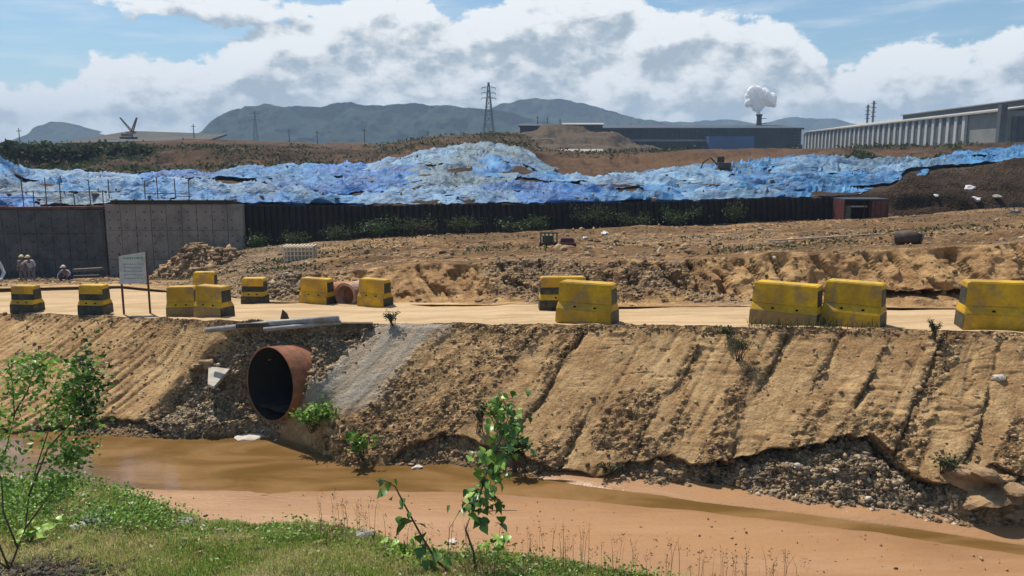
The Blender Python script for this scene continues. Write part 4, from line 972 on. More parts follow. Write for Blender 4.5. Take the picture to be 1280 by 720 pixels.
# ------------------------------------------------------------------ factories and far structures
WALLG = material('grey cladding', (.22, .215, .20), .7, (.18, .175, .165), .3, dirt=(.12, .11, .10), dirt_amt=.4, dscale=.2)
RIB = material('pale pilaster', (.42, .42, .41), .7, (.36, .36, .35), .4)
PANEL = material('dark louvre panel', (.085, .09, .095), .7, (.065, .07, .075), .5)
ROOFL = material('pale metal roof', (.34, .32, .275), .7, (.28, .26, .23), .2)
DKB = material('dark navy cladding', (.032, .043, .062), .6, (.024, .032, .046), .2); DKM = material('dark steel roof', (.045, .055, .07), .6, (.035, .042, .055), .1)
BLUEC = material('blue cladding', (.05, .11, .25), .6, (.04, .09, .20), .2)
def long_factory():
    A = V(1252, 180, 200); B = V(1004, 188, 359); zb, ze = at(0, 186, 200)[2], at(0, 137.0, 200)[2]
    A.z = B.z = 0; d = (B-A); L = d.length; u = d/L; n = Vector((u.y, -u.x, 0)); n = n if n.x > 0 else -n      # n points away behind the wall
    t = thing('factory_hall', 'long grey factory hall with pale vertical ribs and a pale roof at right', 'building', (A.x, A.y, zb-6), math.atan2(u.y, u.x))
    inv = t.matrix_basis.copy(); H = ze-zb+6; sgn = -1 if (Matrix.Rotation(-math.atan2(u.y, u.x), 3, 'Z') @ n).y < 0 else 1
    Dp = 46*sgn
    MB().box((L/2, Dp/2, H/2-.1), (L, abs(Dp)-.8, H-.2)).obj('wall', WALLG, t)
    l0 = L*.115; npan = 32; pwid = (L-l0)/npan
    # perspective: ribs stand evenly along the wall
    pme = MB().box((0, 0, 0), (pwid*.62, .25, H-1.6)).mesh('louvre_panel', PANEL); rme = MB().box((0, 0, 0), (pwid*.34, .7, H-.5)).mesh('rib', RIB)
    for i in range(npan):
        for nm, me, off, fx in (('louvre_panel', pme, -sgn*.05, .5), ('rib', rme, -sgn*.15, 0.0)):
            o = bpy.data.objects.new(nm, me); link(o, t); o.location = (l0+pwid*(i+fx)+.3, off, H/2)
    mb = MB(); pr = [(-sgn*1.0, H), (Dp*.5, H+3.4), (Dp+sgn*1.0, H), (Dp+sgn*1.0, H-.35), (Dp*.5, H+3.0), (-sgn*1.0, H-.4)]
    mb.prism(pr, -1, L+1).obj('roof', ROOFL, t)
    # raised monitor roof
    mb = MB(); mb.box((L*.27, Dp*.30, H+2.5), (L*.55, 4, 1.3)); mon = mb.obj('roof_monitor', DKM, t)
    MB().box((L*.27, Dp*.30, H+3.3), (L*.56, 5.2, .28)).obj('monitor_cap', WALLG, mon)
    MB().box((-.8, -sgn*.9, H/2+.4), (1.5, 1.5, H+1.6)).obj('portal_column', PANEL, t)
    MB().box((l0*.45, -sgn*.45, 6.6), (l0*.8, .6, 1.2)).obj('plinth', RIB, t)
    for i in range(6): MB().tube([(-1.6, Dp*(.06+.035*i), 6), (-1.6, Dp*(.06+.035*i), H-2-i*.7), (-1.6, Dp*(.16+.035*i), H-2-i*.7)], .3, 6).obj('pipework', DKB, t)
    MB().box((-.2, Dp*.14, H*.5), (.5, 9, H*.8)).obj('dark_bay', PANEL, t)
    return t
long_factory()
# dark works
def dark_works():
    A = V(770, 193, 300); z0 = A.z-6
    t = thing('factory_hall', 'very long dark navy works with a low flat roof, under the steam plume', 'building', (0, 300, z0))
    f = lambda px, Y=300: at(px, 180, Y)[0]; zt = lambda py, Y=300: at(0, py, Y)[2]-z0
    MB().box(((f(742)+f(1001))/2, 25, zt(160)/2), (f(1001)-f(742), 50, zt(160))).obj('wall', DKB, t)
    MB().prism([(-2, zt(160)), (30, zt(152)), (60, zt(155)), (60, zt(155)-1), (30, zt(152)-1), (-2, zt(160)-.6)], f(750), f(1002)).obj('roof', DKM, t)
    MB().box(((f(880)+f(935))/2, -4, zt(171)/2), (f(935)-f(880), 7, zt(171))).obj('blue_annex', BLUEC, t)
    MB().box(((f(900)+f(1000))/2, -1.5, zt(181)/2), (f(1000)-f(900), 2.4, zt(181))).obj('low_bay', DKM, t)
    for i in range(26):
        x = f(752)+i*(f(998)-f(752))/25; MB().box((x, -.2, zt(160)/2), (.5, .3, zt(160)-.3)).obj('rib', DKM, t)
    for i in range(6): MB().box(((f(990)+f(998))/2, -.9, zt(166+i*3.6)), (f(1003)-f(993), 1.2, .35)).obj('louvre', PANEL, t)
    MB().box(((f(760)+f(878))/2, -5, zt(176)), (f(878)-f(760), 3, .7)).obj('conveyor', WALLG, t)
    for i in range(9): MB().box((f(765)+i*(f(875)-f(765))/8, -5, zt(176)/2), (.4, .4, zt(176)-.7)).obj('trestle', DKM, t)
dark_works()
# steam stack and its plume
Ysk = 330; k = ppm(Ysk); b0 = V(948, 168, Ysk)
t = thing('smoke_stack', 'dark smoke stack giving off the white plume', 'chimney', (b0.x, Ysk, b0.z))
hs = at(0, 143, Ysk)[2]-b0.z
MB().tube([(0, 0, 0), (0, 0, hs)], [1.2, .95], 14).obj('shaft', DKM, t, smooth=True); MB().tube([(0, 0, hs-.6), (0, 0, hs+.1)], 1.25, 14).obj('rim', DKM, t, smooth=True)
for i in range(3): MB().box((1.5, 0, hs*(.3+.25*i)), (2.4, 1.6, .2)).obj('platform', DKM, t)
STEAM = bpy.data.materials.new('steam'); STEAM.use_nodes = True; tt = NT(STEAM.node_tree); b = tt.n['Principled BSDF']; b.inputs['Base Color'].default_value = (.97, .97, .97, 1); b.inputs['Roughness'].default_value = 1; b.inputs['Specular IOR Level'].default_value = 0
b.inputs['Subsurface Weight'].default_value = 1.; b.inputs['Subsurface Radius'].default_value = (1, 1, 1); b.inputs['Subsurface Scale'].default_value = 1.6
tr = tt.new('ShaderNodeBsdfTranslucent'); tr.inputs[0].default_value = (.95, .95, .97, 1); mx = tt.new('ShaderNodeMixShader'); mx.inputs[0].default_value = .25
tt.l.new(b.outputs[0], mx.inputs[1]); tt.l.new(tr.outputs[0], mx.inputs[2]); tt.l.new(mx.outputs[0], tt.n['Material Output'].inputs[0])
bm = bmesh.new()
for (px, py, r) in ((948, 139, 3.5), (945, 133, 6), (951, 131, 6), (943, 126, 8), (953, 125, 8.5), (937, 122, 6), (961, 126, 7), (945, 116, 8), (955, 118, 7), (940, 114, 6), (966, 122, 5), (950, 122, 9), (967, 129, 4), (935, 129, 4)):
    c_ = V(px, py, Ysk+random.uniform(-2, 2)); mt = Matrix.Translation(c_) @ Matrix.Scale(r/k, 4); bmesh.ops.create_icosphere(bm, subdivisions=4, radius=1, matrix=mt)
me = bpy.data.meshes.new('steam_plume'); bm.to_mesh(me); bm.free(); me.materials.append(STEAM)
pl = bpy.data.objects.new('steam_plume', me); link(pl)
rm = pl.modifiers.new('r', 'REMESH'); rm.mode = 'VOXEL'; rm.voxel_size = .28; rm.use_smooth_shade = True
for sz, st in ((3.0, 2.2), (1.2, .8)):
    tx = bpy.data.textures.new('puff', 'CLOUDS'); tx.noise_scale = sz; tx.noise_depth = 2; dm = pl.modifiers.new('d', 'DISPLACE'); dm.texture = tx; dm.strength = st; dm.mid_level = .5
props(pl, 'white billowing steam plume above the dark stack', 'steam', kind='stuff')
# twin slim stacks behind the ribbed hall
for px, yt, lab in ((1083, 131, 'shorter left one of the two slim stacks behind the ribbed hall'), (1090, 126, 'taller right one of the two slim stacks behind the ribbed hall')):
    Yk = 420; b0 = at(px, 165, Yk); t = thing('smoke_stack', lab, 'chimney', b0.tolist()); hh = at(px, yt, Yk)[2]-b0[2]
    MB().tube([(0, 0, 0), (0, 0, hh)], .55, 8).obj('shaft', WALLG, t); 
    for i in range(4): MB().box((0, 0, hh*(.5+.14*i)), (2.0, 2.0, .25)).obj('platform', DKM, t)
# left brown roofed shed
def left_shed():
    Yk = 240; z0 = at(0, 192, Yk)[2]; t = thing('warehouse', 'low warehouse with a wide brown grey roof beyond the left trees', 'building', (0, Yk, z0))
    f = lambda px: at(px, 170, Yk)[0]; zt = lambda py: at(0, py, Yk)[2]-z0
    RF = material('brown grey roof', (.075, .072, .066), .9, (.055, .053, .05), .25)
    MB().box(((f(72)+f(258))/2, 22, zt(179)/2), (f(258)-f(72), 40, zt(179))).obj('wall', DKM, t)
    vs = [(f(68), 0, zt(179)), (f(262), 0, zt(174.5)), (f(245), 26, zt(164)), (f(112), 26, zt(159.5)), (f(68), 0, zt(179)-.5), (f(262), 0, zt(174.5)-.5), (f(245), 26, zt(164)-.5), (f(112), 26, zt(159.5)-.5)]
    MB().add(vs, [(0, 1, 2, 3), (4, 7, 6, 5), (0, 4, 5, 1), (1, 5, 6, 2), (2, 6, 7, 3), (3, 7, 4, 0)]).obj('roof', RF, t)
    for i in range(10): MB().box((f(80)+i*(f(250)-f(80))/9, -.1, zt(181)/2), (.5, .3, zt(182))).obj('column', WALLG, t)
left_shed()
# cranes
CRM = material('crane rust paint', (.22, .10, .06), .7, (.14, .07, .05), 1)
def lattice(mb, a, b, wd, n=8, r=.10):
    a, b = Vector(a), Vector(b); d = (b-a).normalized(); s = d.cross(Vector((0, 1, 0))).normalized()*wd/2; f_ = Vector((0, wd/2, 0))
    cs = [s+f_, s-f_, -s-f_, -s+f_]
    for c_ in cs: mb.bar(a+c_, b+c_*.4, r)
    for i in range(n):
        p0 = a+(b-a)*(i/n); p1 = a+(b-a)*((i+1)/n); k0 = 1-.6*i/n; k1 = 1-.6*(i+1)/n
        for j in range(4): mb.bar(p0+cs[j]*k0, p1+cs[(j+1) % 4]*k1, r*.6)
def crane(px, py, Y, tip, label):
    b0 = V(px, py, Y); t = thing('crawler_crane', label, 'crane', b0)
    for s_ in (-1, 1): MB().box((0, s_*1.6, .5), (3.4, .6, .7)).obj('track', DKM, t, bevel=.2)
    MB().box((-.4, 0, 1.2), (2.6, 1.8, .9)).obj('house', CRM, t, bevel=.1)
    MB().box((.9, -.6, 1.5), (.8, .7, .9)).obj('cab', WALLG, t, bevel=.08)
    tp = V(tip[0], tip[1], Y)-b0; mb = MB(); lattice(mb, (.6, 0, 1.0), tp, .6, 9, .13); mb.obj('boom', CRM, t)
crane(161, 174.5, 225, (171, 147), 'crane with its boom leaning right, on the ridge before the brown roof')
crane(166, 172, 262, (150, 147), 'crane with its boom leaning left, behind the other crane')
# pylons and poles
STEEL = material('weathered pylon steel', (.10, .11, .12), .6, (.08, .085, .09), 1)
def pylon(px, ybase, ytop, Y, label, wk=1., arms=True):
    b0 = at(px, ybase, Y); Hh = at(px, ytop, Y)[2]-b0[2]; t = thing('transmission_pylon', label, 'pylon', b0.tolist(), R(12))
    bw = Hh*.13*wk; mb = MB(); lv = [0, .2, .38, .53, .66, .77, .87, 1.0]; wf = lambda q_: bw*((1-q_)**1.1)*.9+.035*Hh*.4*wk
    def cn(q_, j): w_ = wf(q_)/1; return Vector(((-1, 1, 1, -1)[j]*w_/1.0*.62, (-1, -1, 1, 1)[j]*w_*.62, Hh*q_))
    r = Hh*.009
    for j in range(4):
        leg = MB()
        for i in range(len(lv)-1): leg.bar(cn(lv[i], j), cn(lv[i+1], j), r*1.2)
        leg.obj('leg', STEEL, t)
    for i in range(len(lv)-1):
        for j in range(4): mb.bar(cn(lv[i], j), cn(lv[i+1], (j+1) % 4), r*.7); mb.bar(cn(lv[i], (j+1) % 4), cn(lv[i+1], j), r*.7); mb.bar(cn(lv[i+1], j), cn(lv[i+1], (j+1) % 4), r*.7)
    mb.obj('bracing', STEEL, t)
    if arms:
        for q_ in (.70, .80, .90):
            am = MB(); z = Hh*q_; e = Hh*.16*(1.1-.3*q_)
            for s_ in (-1, 1): am.bar((0, 0, z+Hh*.025), (s_*e, 0, z), r*.8); am.bar((0, 0, z-Hh*.01), (s_*e, 0, z), r*.8)
            am.obj('cross_arm', STEEL, t)
            for s_ in (-1, 1): MB().tube([(s_*e, 0, z), (s_*e, 0, z-Hh*.035)], r*.7, 5).obj('insulator', STEEL, t)
pylon(611, 168, 103, 420, 'tall lattice pylon on the brown ridge in front of the mountains', 1.25)
pylon(320, 178, 138, 600, 'smaller faint lattice pylon in front of the left mountain', .9)
def utility(px, yb, yt, Y, label, n=1):
    b0 = at(px, yb, Y); h_ = at(px, yt, Y)[2]-b0[2]; t = thing('utility_pole', label, 'pole', b0.tolist())
    MB().tube([(0, 0, 0), (0, 0, h_)], [.22*Y/300, .13*Y/300], 6).obj('shaft', STEEL, t); MB().box((0, 0, h_*.88), (h_*.22, .25, .2)).obj('crossarm', STEEL, t)
utility(26, 190, 160, 260, 'thin pole rising from the trees at the far left')
utility(243, 180, 155, 250, 'thin pole at the right end of the brown roof')
utility(362, 182, 161, 300, 'thin pole on the ridge, first right of the smaller pylon')
utility(397, 184, 163, 300, 'thin pole on the ridge, second right of the smaller pylon')
utility(456, 186, 160, 300, 'thicker dark pole on the ridge halfway between the pylons')
utility(535, 182, 163, 300, 'thin pole on the ridge just left of the tall pylon')
# small sheds on the terrace
for px0, px1, yt, yb, Y, lab in ((650, 700, 157.5, 163, 262, 'low dark shed on the crown of the terrace hill'), (704, 752, 156, 160, 268, 'long pale shed on the terrace hill, right of the dark one'), (700, 750, 190, 192.5, 170, 'pale flat slab of concrete at the foot of the terrace hill')):
    a, b2 = at(px0, yb, Y), at(px1, yb, Y); hh = at(px0, yt, Y)[2]-a[2]
    t = thing('shed', lab, 'shed', ((a[0]+b2[0])/2, Y, a[2]-1)); wd = b2[0]-a[0]
    MB().box((0, 0, (hh+1)/2), (wd, 6, hh+1)).obj('wall', DKM if 'dark' in lab else WALLG, t); MB().prism([(-3.6, hh+1), (0, hh+1.6), (3.6, hh+1), (3.6, hh+.8), (-3.6, hh+.8)], -wd/2-.5, wd/2+.5).obj('roof', ROOFL if 'pale' in lab else DKM, t)
for px, yt, lab in ((672, 145, 'left mast on the terrace hill'), (684, 147, 'second mast on the terrace hill'), (700, 149, 'right hand mast on the terrace hill')):
    utility(px, 160, yt, 266, lab)

# ------------------------------------------------------------------ vegetation
def leaf_cloud(name, centers, size, mat, seed, parent=None, aspect=.5, kind=None, up=.3, droop=0., label=None, cat=None, group=None):
    """many small pointed leaf faces, each its own 2-triangle kite folded on its rib"""
    rg = np.random.default_rng(seed); C = np.asarray(centers); n = len(C)
    d = rg.normal(size=(n, 3)); d[:, 2] = d[:, 2]*.6+up; d /= np.linalg.norm(d, axis=1, keepdims=True)
    r = rg.normal(size=(n, 3)); s = np.cross(d, r); s /= np.linalg.norm(s, axis=1, keepdims=True); nn = np.cross(s, d)
    L = (np.asarray(size)*rg.uniform(.6, 1.25, n))[:, None]
    a = C; tip = C+d*L; m1 = C+d*L*.45+s*L*aspect*.5+nn*L*.10; m2 = C+d*L*.45-s*L*aspect*.5+nn*L*.10
    Vv = np.stack([a, m1, tip, m2], 1).reshape(-1, 3); b = np.arange(n)*4
    F = np.stack([b, b+1, b+2, b, b+2, b+3], 1).reshape(-1, 3)
    me = bpy.data.meshes.new(name); me.vertices.add(len(Vv)); me.vertices.foreach_set('co', Vv.reshape(-1).astype(np.float32))
    me.loops.add(F.size); me.loops.foreach_set('vertex_index', F.reshape(-1).astype(np.int32)); me.polygons.add(len(F))
    me.polygons.foreach_set('loop_start', np.arange(0, F.size, 3, dtype=np.int32)); me.polygons.foreach_set('loop_total', np.full(len(F), 3, dtype=np.int32)); me.update(calc_edges=True)
    a_ = me.attributes.new('tone', 'FLOAT', 'POINT'); a_.data.foreach_set('value', np.repeat(rg.uniform(0, 1, n), 4).astype(np.float32))
    me.materials.append(mat); o = bpy.data.objects.new(name, me); link(o, parent); return props(o, label, cat, group, kind)
LEAFG = tone_material('bright leaf', [(0, (.07, .15, .02)), (.4, (.15, .29, .04)), (.8, (.28, .45, .08)), (1, (.50, .58, .28))], .4, .4, .45)
LEAFD = tone_material('dark leaf', [(0, (.018, .045, .012)), (.6, (.04, .085, .02)), (1, (.08, .15, .035))], .5, .35, .3)
GRASS = tone_material('grass blade', [(0, (.15, .26, .03)), (.4, (.30, .38, .07)), (.7, (.48, .46, .16)), (1, (.62, .52, .28))], .7, .2, .45)
DRY = tone_material('dry stalk', [(0, (.10, .06, .035)), (.6, (.20, .13, .07)), (1, (.30, .20, .10))], .9, .1, .2)
SCRUB = tone_material('far scrub leaf', [(0, (.030, .048, .022)), (.6, (.07, .09, .042)), (1, (.16, .16, .085))], .9, .05, .2)
BARK = material('thin dark bark', (.085, .06, .04), .9, (.13, .10, .07), 12, .004, 40)
def blades(name, pts, hts, mat, seed, wd=.010, lean=.5, label=None, cat=None, kind='stuff', group=None, parent=None):
    rg = np.random.default_rng(seed); C = np.asarray(pts); n = len(C); th = rg.uniform(0, 2*pi, n); H = np.asarray(hts)[:, None]
    ld = np.stack([np.cos(th), np.sin(th), 0*th], 1)*rg.uniform(.1, 1, (n, 1))*lean
    ph_ = rg.uniform(0, 2*pi, n); s = np.stack([np.cos(ph_), np.sin(ph_), 0*ph_], 1)*wd
    mid = C+np.array([0, 0, .6])*H+ld*H*.3; tip = C+np.array([0, 0, 1.])*H*(1-.25*lean)+ld*H
    Vv = np.stack([C-s, C+s, mid+s*.8, mid-s*.8, tip], 1).reshape(-1, 3); b = np.arange(n)*5
    F = np.stack([b, b+1, b+2, b, b+2, b+3, b+3, b+2, b+4], 1).reshape(-1, 3)
    me = bpy.data.meshes.new(name); me.vertices.add(len(Vv)); me.vertices.foreach_set('co', Vv.reshape(-1).astype(np.float32))
    me.loops.add(F.size); me.loops.foreach_set('vertex_index', F.reshape(-1).astype(np.int32)); me.polygons.add(len(F))
    me.polygons.foreach_set('loop_start', np.arange(0, F.size, 3, dtype=np.int32)); me.polygons.foreach_set('loop_total', np.full(len(F), 3, dtype=np.int32)); me.update(calc_edges=True)
    pn = np.clip(.5+.9*fbm(C[:, 0]*.9, C[:, 1]*.9, 0, 3, 77)+.22*rg.standard_normal(n), 0, 1)
    a_ = me.attributes.new('tone', 'FLOAT', 'POINT'); a_.data.foreach_set('value', np.repeat(pn, 5).astype(np.float32))
    me.materials.append(mat); o = bpy.data.objects.new(name, me); link(o, parent); return props(o, label, cat, group, kind)
Pg, PXq, PYq, TG = NEAR
wq = (PXq > -80)*(PXq < 1330)*(PYq < 760)*(TG > 1.1)*1.0
area = np.abs(np.gradient(Pg[..., 0], axis=1)*np.gradient(Pg[..., 1], axis=0)); 
bare = sstep(fbm(Pg[..., 0]*1.3, Pg[..., 1]*1.3, 0, 3, 431), .18, .4); soil = np.exp(-(((PXq-50)/70)**2+((PYq-716)/14)**2))
wg = wq*area*(1-.8*bare)*(1-.95*np.clip(soil*1.5, 0, 1))
def scatter(W_, n, seed):
    rg = np.random.default_rng(seed); wf = W_[:-1, :-1].reshape(-1); wf = wf/wf.sum(); i = rg.choice(len(wf), n, p=wf); r, c_ = np.divmod(i, W_.shape[1]-1)
    u, v = rg.random((n, 1)), rg.random((n, 1))
    return Pg[r, c_]*(1-u)*(1-v)+Pg[r+1, c_]*u*(1-v)+Pg[r, c_+1]*(1-u)*v+Pg[r+1, c_+1]*u*v, rg
pts, rg = scatter(wg, 90000, 11); blades('grass', pts, .035+.085*rg.random(90000)**1.6, GRASS, 12, .0045, .8, cat=None)
edgew = wq*area*np.exp(-((TG-1.9)/.55)**2)*(PXq < 900)
leftw = wq*area*(1-sstep(PXq, 170, 280))*(PYq < 665)
pts, rg = scatter(edgew*(.25+sstep(fbm(Pg[..., 0]*1.6, Pg[..., 1]*1.6, 0, 3, 433), -.05, .2))+1.6*leftw*(.2+sstep(fbm(Pg[..., 0]*1.2, Pg[..., 1]*1.2, 0, 3, 435), -.1, .2)), 14000, 13); pts[:, 2] += rg.random(14000)**1.5*.26
leaf_cloud('ground_weeds', pts, .065, LEAFG, 14, aspect=.6, kind='stuff', up=.25)
pts, rg = scatter(wq*area*(PYq > 640), 2500, 15); pts[:, 2] += .03+rg.random(2500)*.05; leaf_cloud('ground_weeds', pts, .04, LEAFG, 16, aspect=.6, kind='stuff', up=.3)
pts, rg = scatter(wq*area*bare+.25*wq*area, 9000, 17); blades('dry_grass', pts, .05+.12*rg.random(9000), DRY, 18, .004, .9)
# tall seeding grass on the silt side
rgs = np.random.default_rng(19); st = []
for px, py in [(u_, 0) for u_ in rgs.uniform(395, 1010, 130)]:
    yb = np.interp(px, [q_[0] for q_ in NE], [q_[1] for q_ in NE])+rgs.uniform(2, 16); Yb = y_on_z(px, yb, .2); st.append((*at(px, yb, Yb)[:2], gz(*at(px, yb, Yb)[:2])))
st = np.array(st); hs_ = rgs.uniform(.35, .95, len(st))
blades('seeding_grass', st, hs_, DRY, 20, .0042, .25)
tips = np.repeat(st, 10, 0); tips[:, 2] += np.repeat(hs_*.8, 10)*rgs.uniform(.8, 1.08, len(tips)); tips[:, :2] += rgs.normal(0, .018, (len(tips), 2))
leaf_cloud('seed_heads', tips, .035, DRY, 21, aspect=.35, kind='stuff', up=1.)
rgd = np.random.default_rng(27); db = []
for _ in range(260):
    px, py = rgd.uniform(230, 1290), rgd.uniform(612, 715); yl = np.interp(px, [q_[0] for q_ in MU], [q_[1] for q_ in MU])
    if py > yl+6: Yd = y_on_z(px, py, .03); db.append((*at(px, py, Yd)[:2], .025))
gravel('silt_debris', db, .008+.022*rgd.random(len(db))**2, CLOD, 27)
# dark soil and rubble strip bottom left
pts, rg = scatter(wq*soil, 700, 23); gravel('dark_soil_clods', pts, .015+.05*rg.random(700)**2, tone_material('dark soil', [(0, (.03, .025, .02)), (1, (.13, .11, .09))]), 23)
pts, rg = scatter(wq*area*(np.exp(-((TG-2.0)/.35)**2))*(PXq < 640), 900, 25); gravel('edge_gravel', pts, .015+.05*rg.random(900)**3, GRV, 25)

def leaf_mesh(L, wd, seed):
    """heart-shaped leaf, folded on the midrib and curled at the tip"""
    n = 7; vs = []; fs = []
    for i in range(n):
        t_ = i/(n-1); w_ = wd*(sin(pi*min(1, t_*1.05)**.62))*.5 if 0 < i < n-1 else .002
        x = L*t_; z = -.35*L*t_**2
        vs += [(x, -w_, z+.22*w_), (x, 0, z), (x, w_, z+.22*w_)]
    for i in range(n-1):
        a = i*3; fs += [(a, a+3, a+4, a+1), (a+1, a+4, a+5, a+2)]
    mb = MB().add(vs, fs); me = mb.mesh('leaf', LEAFP[seed % len(LEAFP)], True); return me
LEAFP = [material('sapling leaf %s' % s_, c1, .42, c2, 9, .002, 40, spec=.45) for s_, c1, c2 in (('green', (.12, .235, .03), (.16, .29, .045)), ('deep', (.06, .14, .02), (.10, .19, .03)), ('fresh', (.26, .40, .06), (.19, .33, .045)))]
def sapling(base, path, leaves, label, lsize, stems2=(), group=None):
    t = thing('sapling', label, 'sapling', base); b = Vector(base)
    pts = [Vector(p)-b for p in path]
    MB().tube(pts, [.017*(1-.65*i/(len(pts)-1))+.002 for i in range(len(pts))], 7).obj('stem', BARK, t, smooth=True)
    for s2 in stems2: MB().tube([Vector(p)-b for p in s2], [.009, .006, .004][:len(s2)] if len(s2) <= 3 else .006, 6).obj('branch', BARK, t, smooth=True)
    ms = [leaf_mesh(1., .78, i) for i in range(3)]
    for (p, L, az, el, mi) in leaves:
        L *= 1.3; az = random.choice((pi/2, -pi/2))+random.gauss(0, .8)
        o = bpy.data.objects.new('leaf', ms[mi]); link(o, t); o.location = Vector(p)-b; o.scale = (L, L, L); o.rotation_euler = (random.uniform(-.7, .7), -el, az)
    return t
def along(path, t_):
    n = len(path)-1; f_ = t_*n; i = min(int(f_), n-1); return Vector(path[i]).lerp(Vector(path[i+1]), f_-i)
# taller sapling
Ys = 8.9; rl = random.Random(8)
bt = groundp(594, 712); Ys = bt.y
path = [bt]+[V(px, py, Ys+dy) for px, py, dy in ((592, 690, 0), (582, 662, .02), (590, 640, .05), (601, 615, .02), (612, 580, -.03), (626, 550, 0), (636, 520, .04), (628, 496, .05))]
br2 = [V(584, 712, Ys-.1), V(560, 690, Ys-.08), V(562, 660, Ys), V(574, 640, Ys), V(596, 620, Ys)]
br3 = [V(600, 640, Ys), V(622, 638, Ys), V(646, 638, Ys)]
lv = []
for i in range(230):
    t_ = rl.uniform(.36, 1)**.9; p = along(path, t_)+Vector((rl.gauss(0, .13), rl.gauss(0, .12), rl.gauss(0, .06))); px_, py_ = (proj(np.array(p)))
    L = rl.uniform(.07, .16) if t_ < .75 else rl.uniform(.06, .12)
    lv.append((p, L, rl.uniform(0, 2*pi), rl.uniform(-1.1, .3), rl.choice([0, 0, 1, 1, 2])))
for i in range(16):
    p = V(rl.uniform(580, 648), rl.uniform(618, 655), Ys+rl.uniform(-.1, .1)); lv.append((p, rl.uniform(.08, .17), rl.uniform(0, 6.3), rl.uniform(-1.2, 0), rl.choice([0, 1, 1])))
for i in range(18):
    p = V(rl.gauss(648, 14), rl.gauss(535, 16), Ys+rl.uniform(-.1, .1)); lv.append((p, rl.uniform(.08, .14), rl.uniform(0, 6.3), rl.uniform(-.8, .5), rl.choice([0, 1, 1, 2])))
sapling(bt, path, lv, 'taller broad leaved sapling standing before the silt, leaning right', .15, (br2, br3))
# shorter dark sapling
b2 = groundp(560, 714); Y2 = b2.y
path = [b2]+[V(px, py, Y2+dy) for px, py, dy in ((545, 700, 0), (528, 672, .02), (516, 650, .03), (504, 628, .0), (494, 608, -.02), (480, 600, -.02), (470, 601, 0))]
lv = []
for (px, py, L) in ((483, 612, .14), (486, 602, .11), (470, 600, .12), (505, 622, .13), (502, 634, .10), (514, 650, .21), (506, 656, .16), (520, 655, .15), (496, 598, .09), (491, 620, .12), (527, 668, .2), (518, 672, .16), (533, 676, .18), (540, 682, .16), (524, 684, .15), (531, 690, .14), (548, 690, .15), (538, 700, .15), (553, 700, .14), (545, 708, .13), (530, 700, .13), (513, 640, .09), (478, 598, .1), (498, 645, .11), (560, 700, .13), (551, 712, .14)):
    lv.append((V(px, py, Y2+rl.uniform(-.06, .06)), L, rl.uniform(0, 6.3), rl.uniform(-1.3, -.2), rl.choice([0, 1, 1])))
sapling(b2, path, lv, 'shorter dark leaved sapling leaning left over the silt', .15)
# small bright weed plants
for px, py, lab in ((622, 690, 'low bright leaved plant right of the taller sapling'), (505, 695, 'low bright plant at the foot of the dark sapling'), (40, 676, 'low bright weed at the foot of the left shrub')):
    g_ = groundp(px, py); lv = [(g_+Vector((rl.gauss(0, .12), rl.gauss(0, .1), rl.uniform(.06, .28))), rl.uniform(.08, .15), rl.uniform(0, 6.3), rl.uniform(-.8, .6), 2) for i in range(24)]
    sapling(g_, [g_, g_+Vector((.02, 0, .14)), g_+Vector((.0, .02, .26))], lv, lab, .1)
# left shrub with many stems
def shrub(base, stems, nleaf, size, mat, label, name='shrub', seed=1, spread=.13, cat='shrub', aspect=.6, rad=.012):
    t = thing(name, label, cat, base); b = Vector(base); rs = random.Random(seed); cen = []
    for s_ in stems:
        pts = [Vector(p)-b for p in s_]; MB().tube(pts, [rad*(1-.7*i/(len(pts)-1))+.002 for i in range(len(pts))], 6).obj('stem', BARK, t, smooth=True)
    tot = sum(len(s_) for s_ in stems)
    for i in range(nleaf):
        s_ = rs.choice(stems); q_ = along(s_, rs.uniform(.30, 1)**.75)-b; cen.append(q_+Vector((rs.gauss(0, spread), rs.gauss(0, spread), rs.gauss(0, spread*.8))))
    leaf_cloud('foliage', cen, size, mat, seed, t, aspect)
    return t
bs = groundp(12, 712); Yb = bs.y
J = lambda px, py, dy=0.: V(px, py, Yb+dy)
stems = [[bs, J(22, 685), J(32, 660), J(36, 620), J(47, 580, .1), J(60, 540, .1), J(72, 505, .1), J(84, 478, .1)],
         [J(36, 620), J(60, 560), J(88, 530), J(100, 500), J(108, 475), J(102, 455)],
         [bs, J(-6, 670), J(-10, 600), J(8, 560), J(18, 520), J(16, 480), J(10, 452)],
         [J(22, 685), J(4, 640), J(2, 600), J(-14, 560), J(-20, 500)],
         [J(32, 660), J(54, 630), J(68, 610), J(84, 590)], [J(47, 580), J(70, 575), J(88, 570), J(100, 560)],
         [J(16, 520), J(34, 490), J(42, 465), J(44, 448)], [bs, J(-20, 690), J(-50, 640), J(-60, 580), J(-70, 520)]]
shrub(bs, stems, 2300, .085, LEAFG, 'tall leafy shrub with thin dark stems at the lower left', seed=31, spread=.12, aspect=.62)
den = [(J(108+rl.gauss(0, 12), 490+rl.gauss(0, 32), rl.gauss(.1, .15)))-bs for _ in range(600)]
t_ = [o for o in COL.objects if o.name == 'shrub'][0]
leaf_cloud('foliage', den, .085, LEAFD, 33, t_, .62)
den = [(J(84+rl.gauss(0, 22), 500+rl.gauss(0, 26), rl.gauss(.1, .2)))-bs for _ in range(420)]; leaf_cloud('foliage', den, .085, LEAFG, 34, t_, .62)
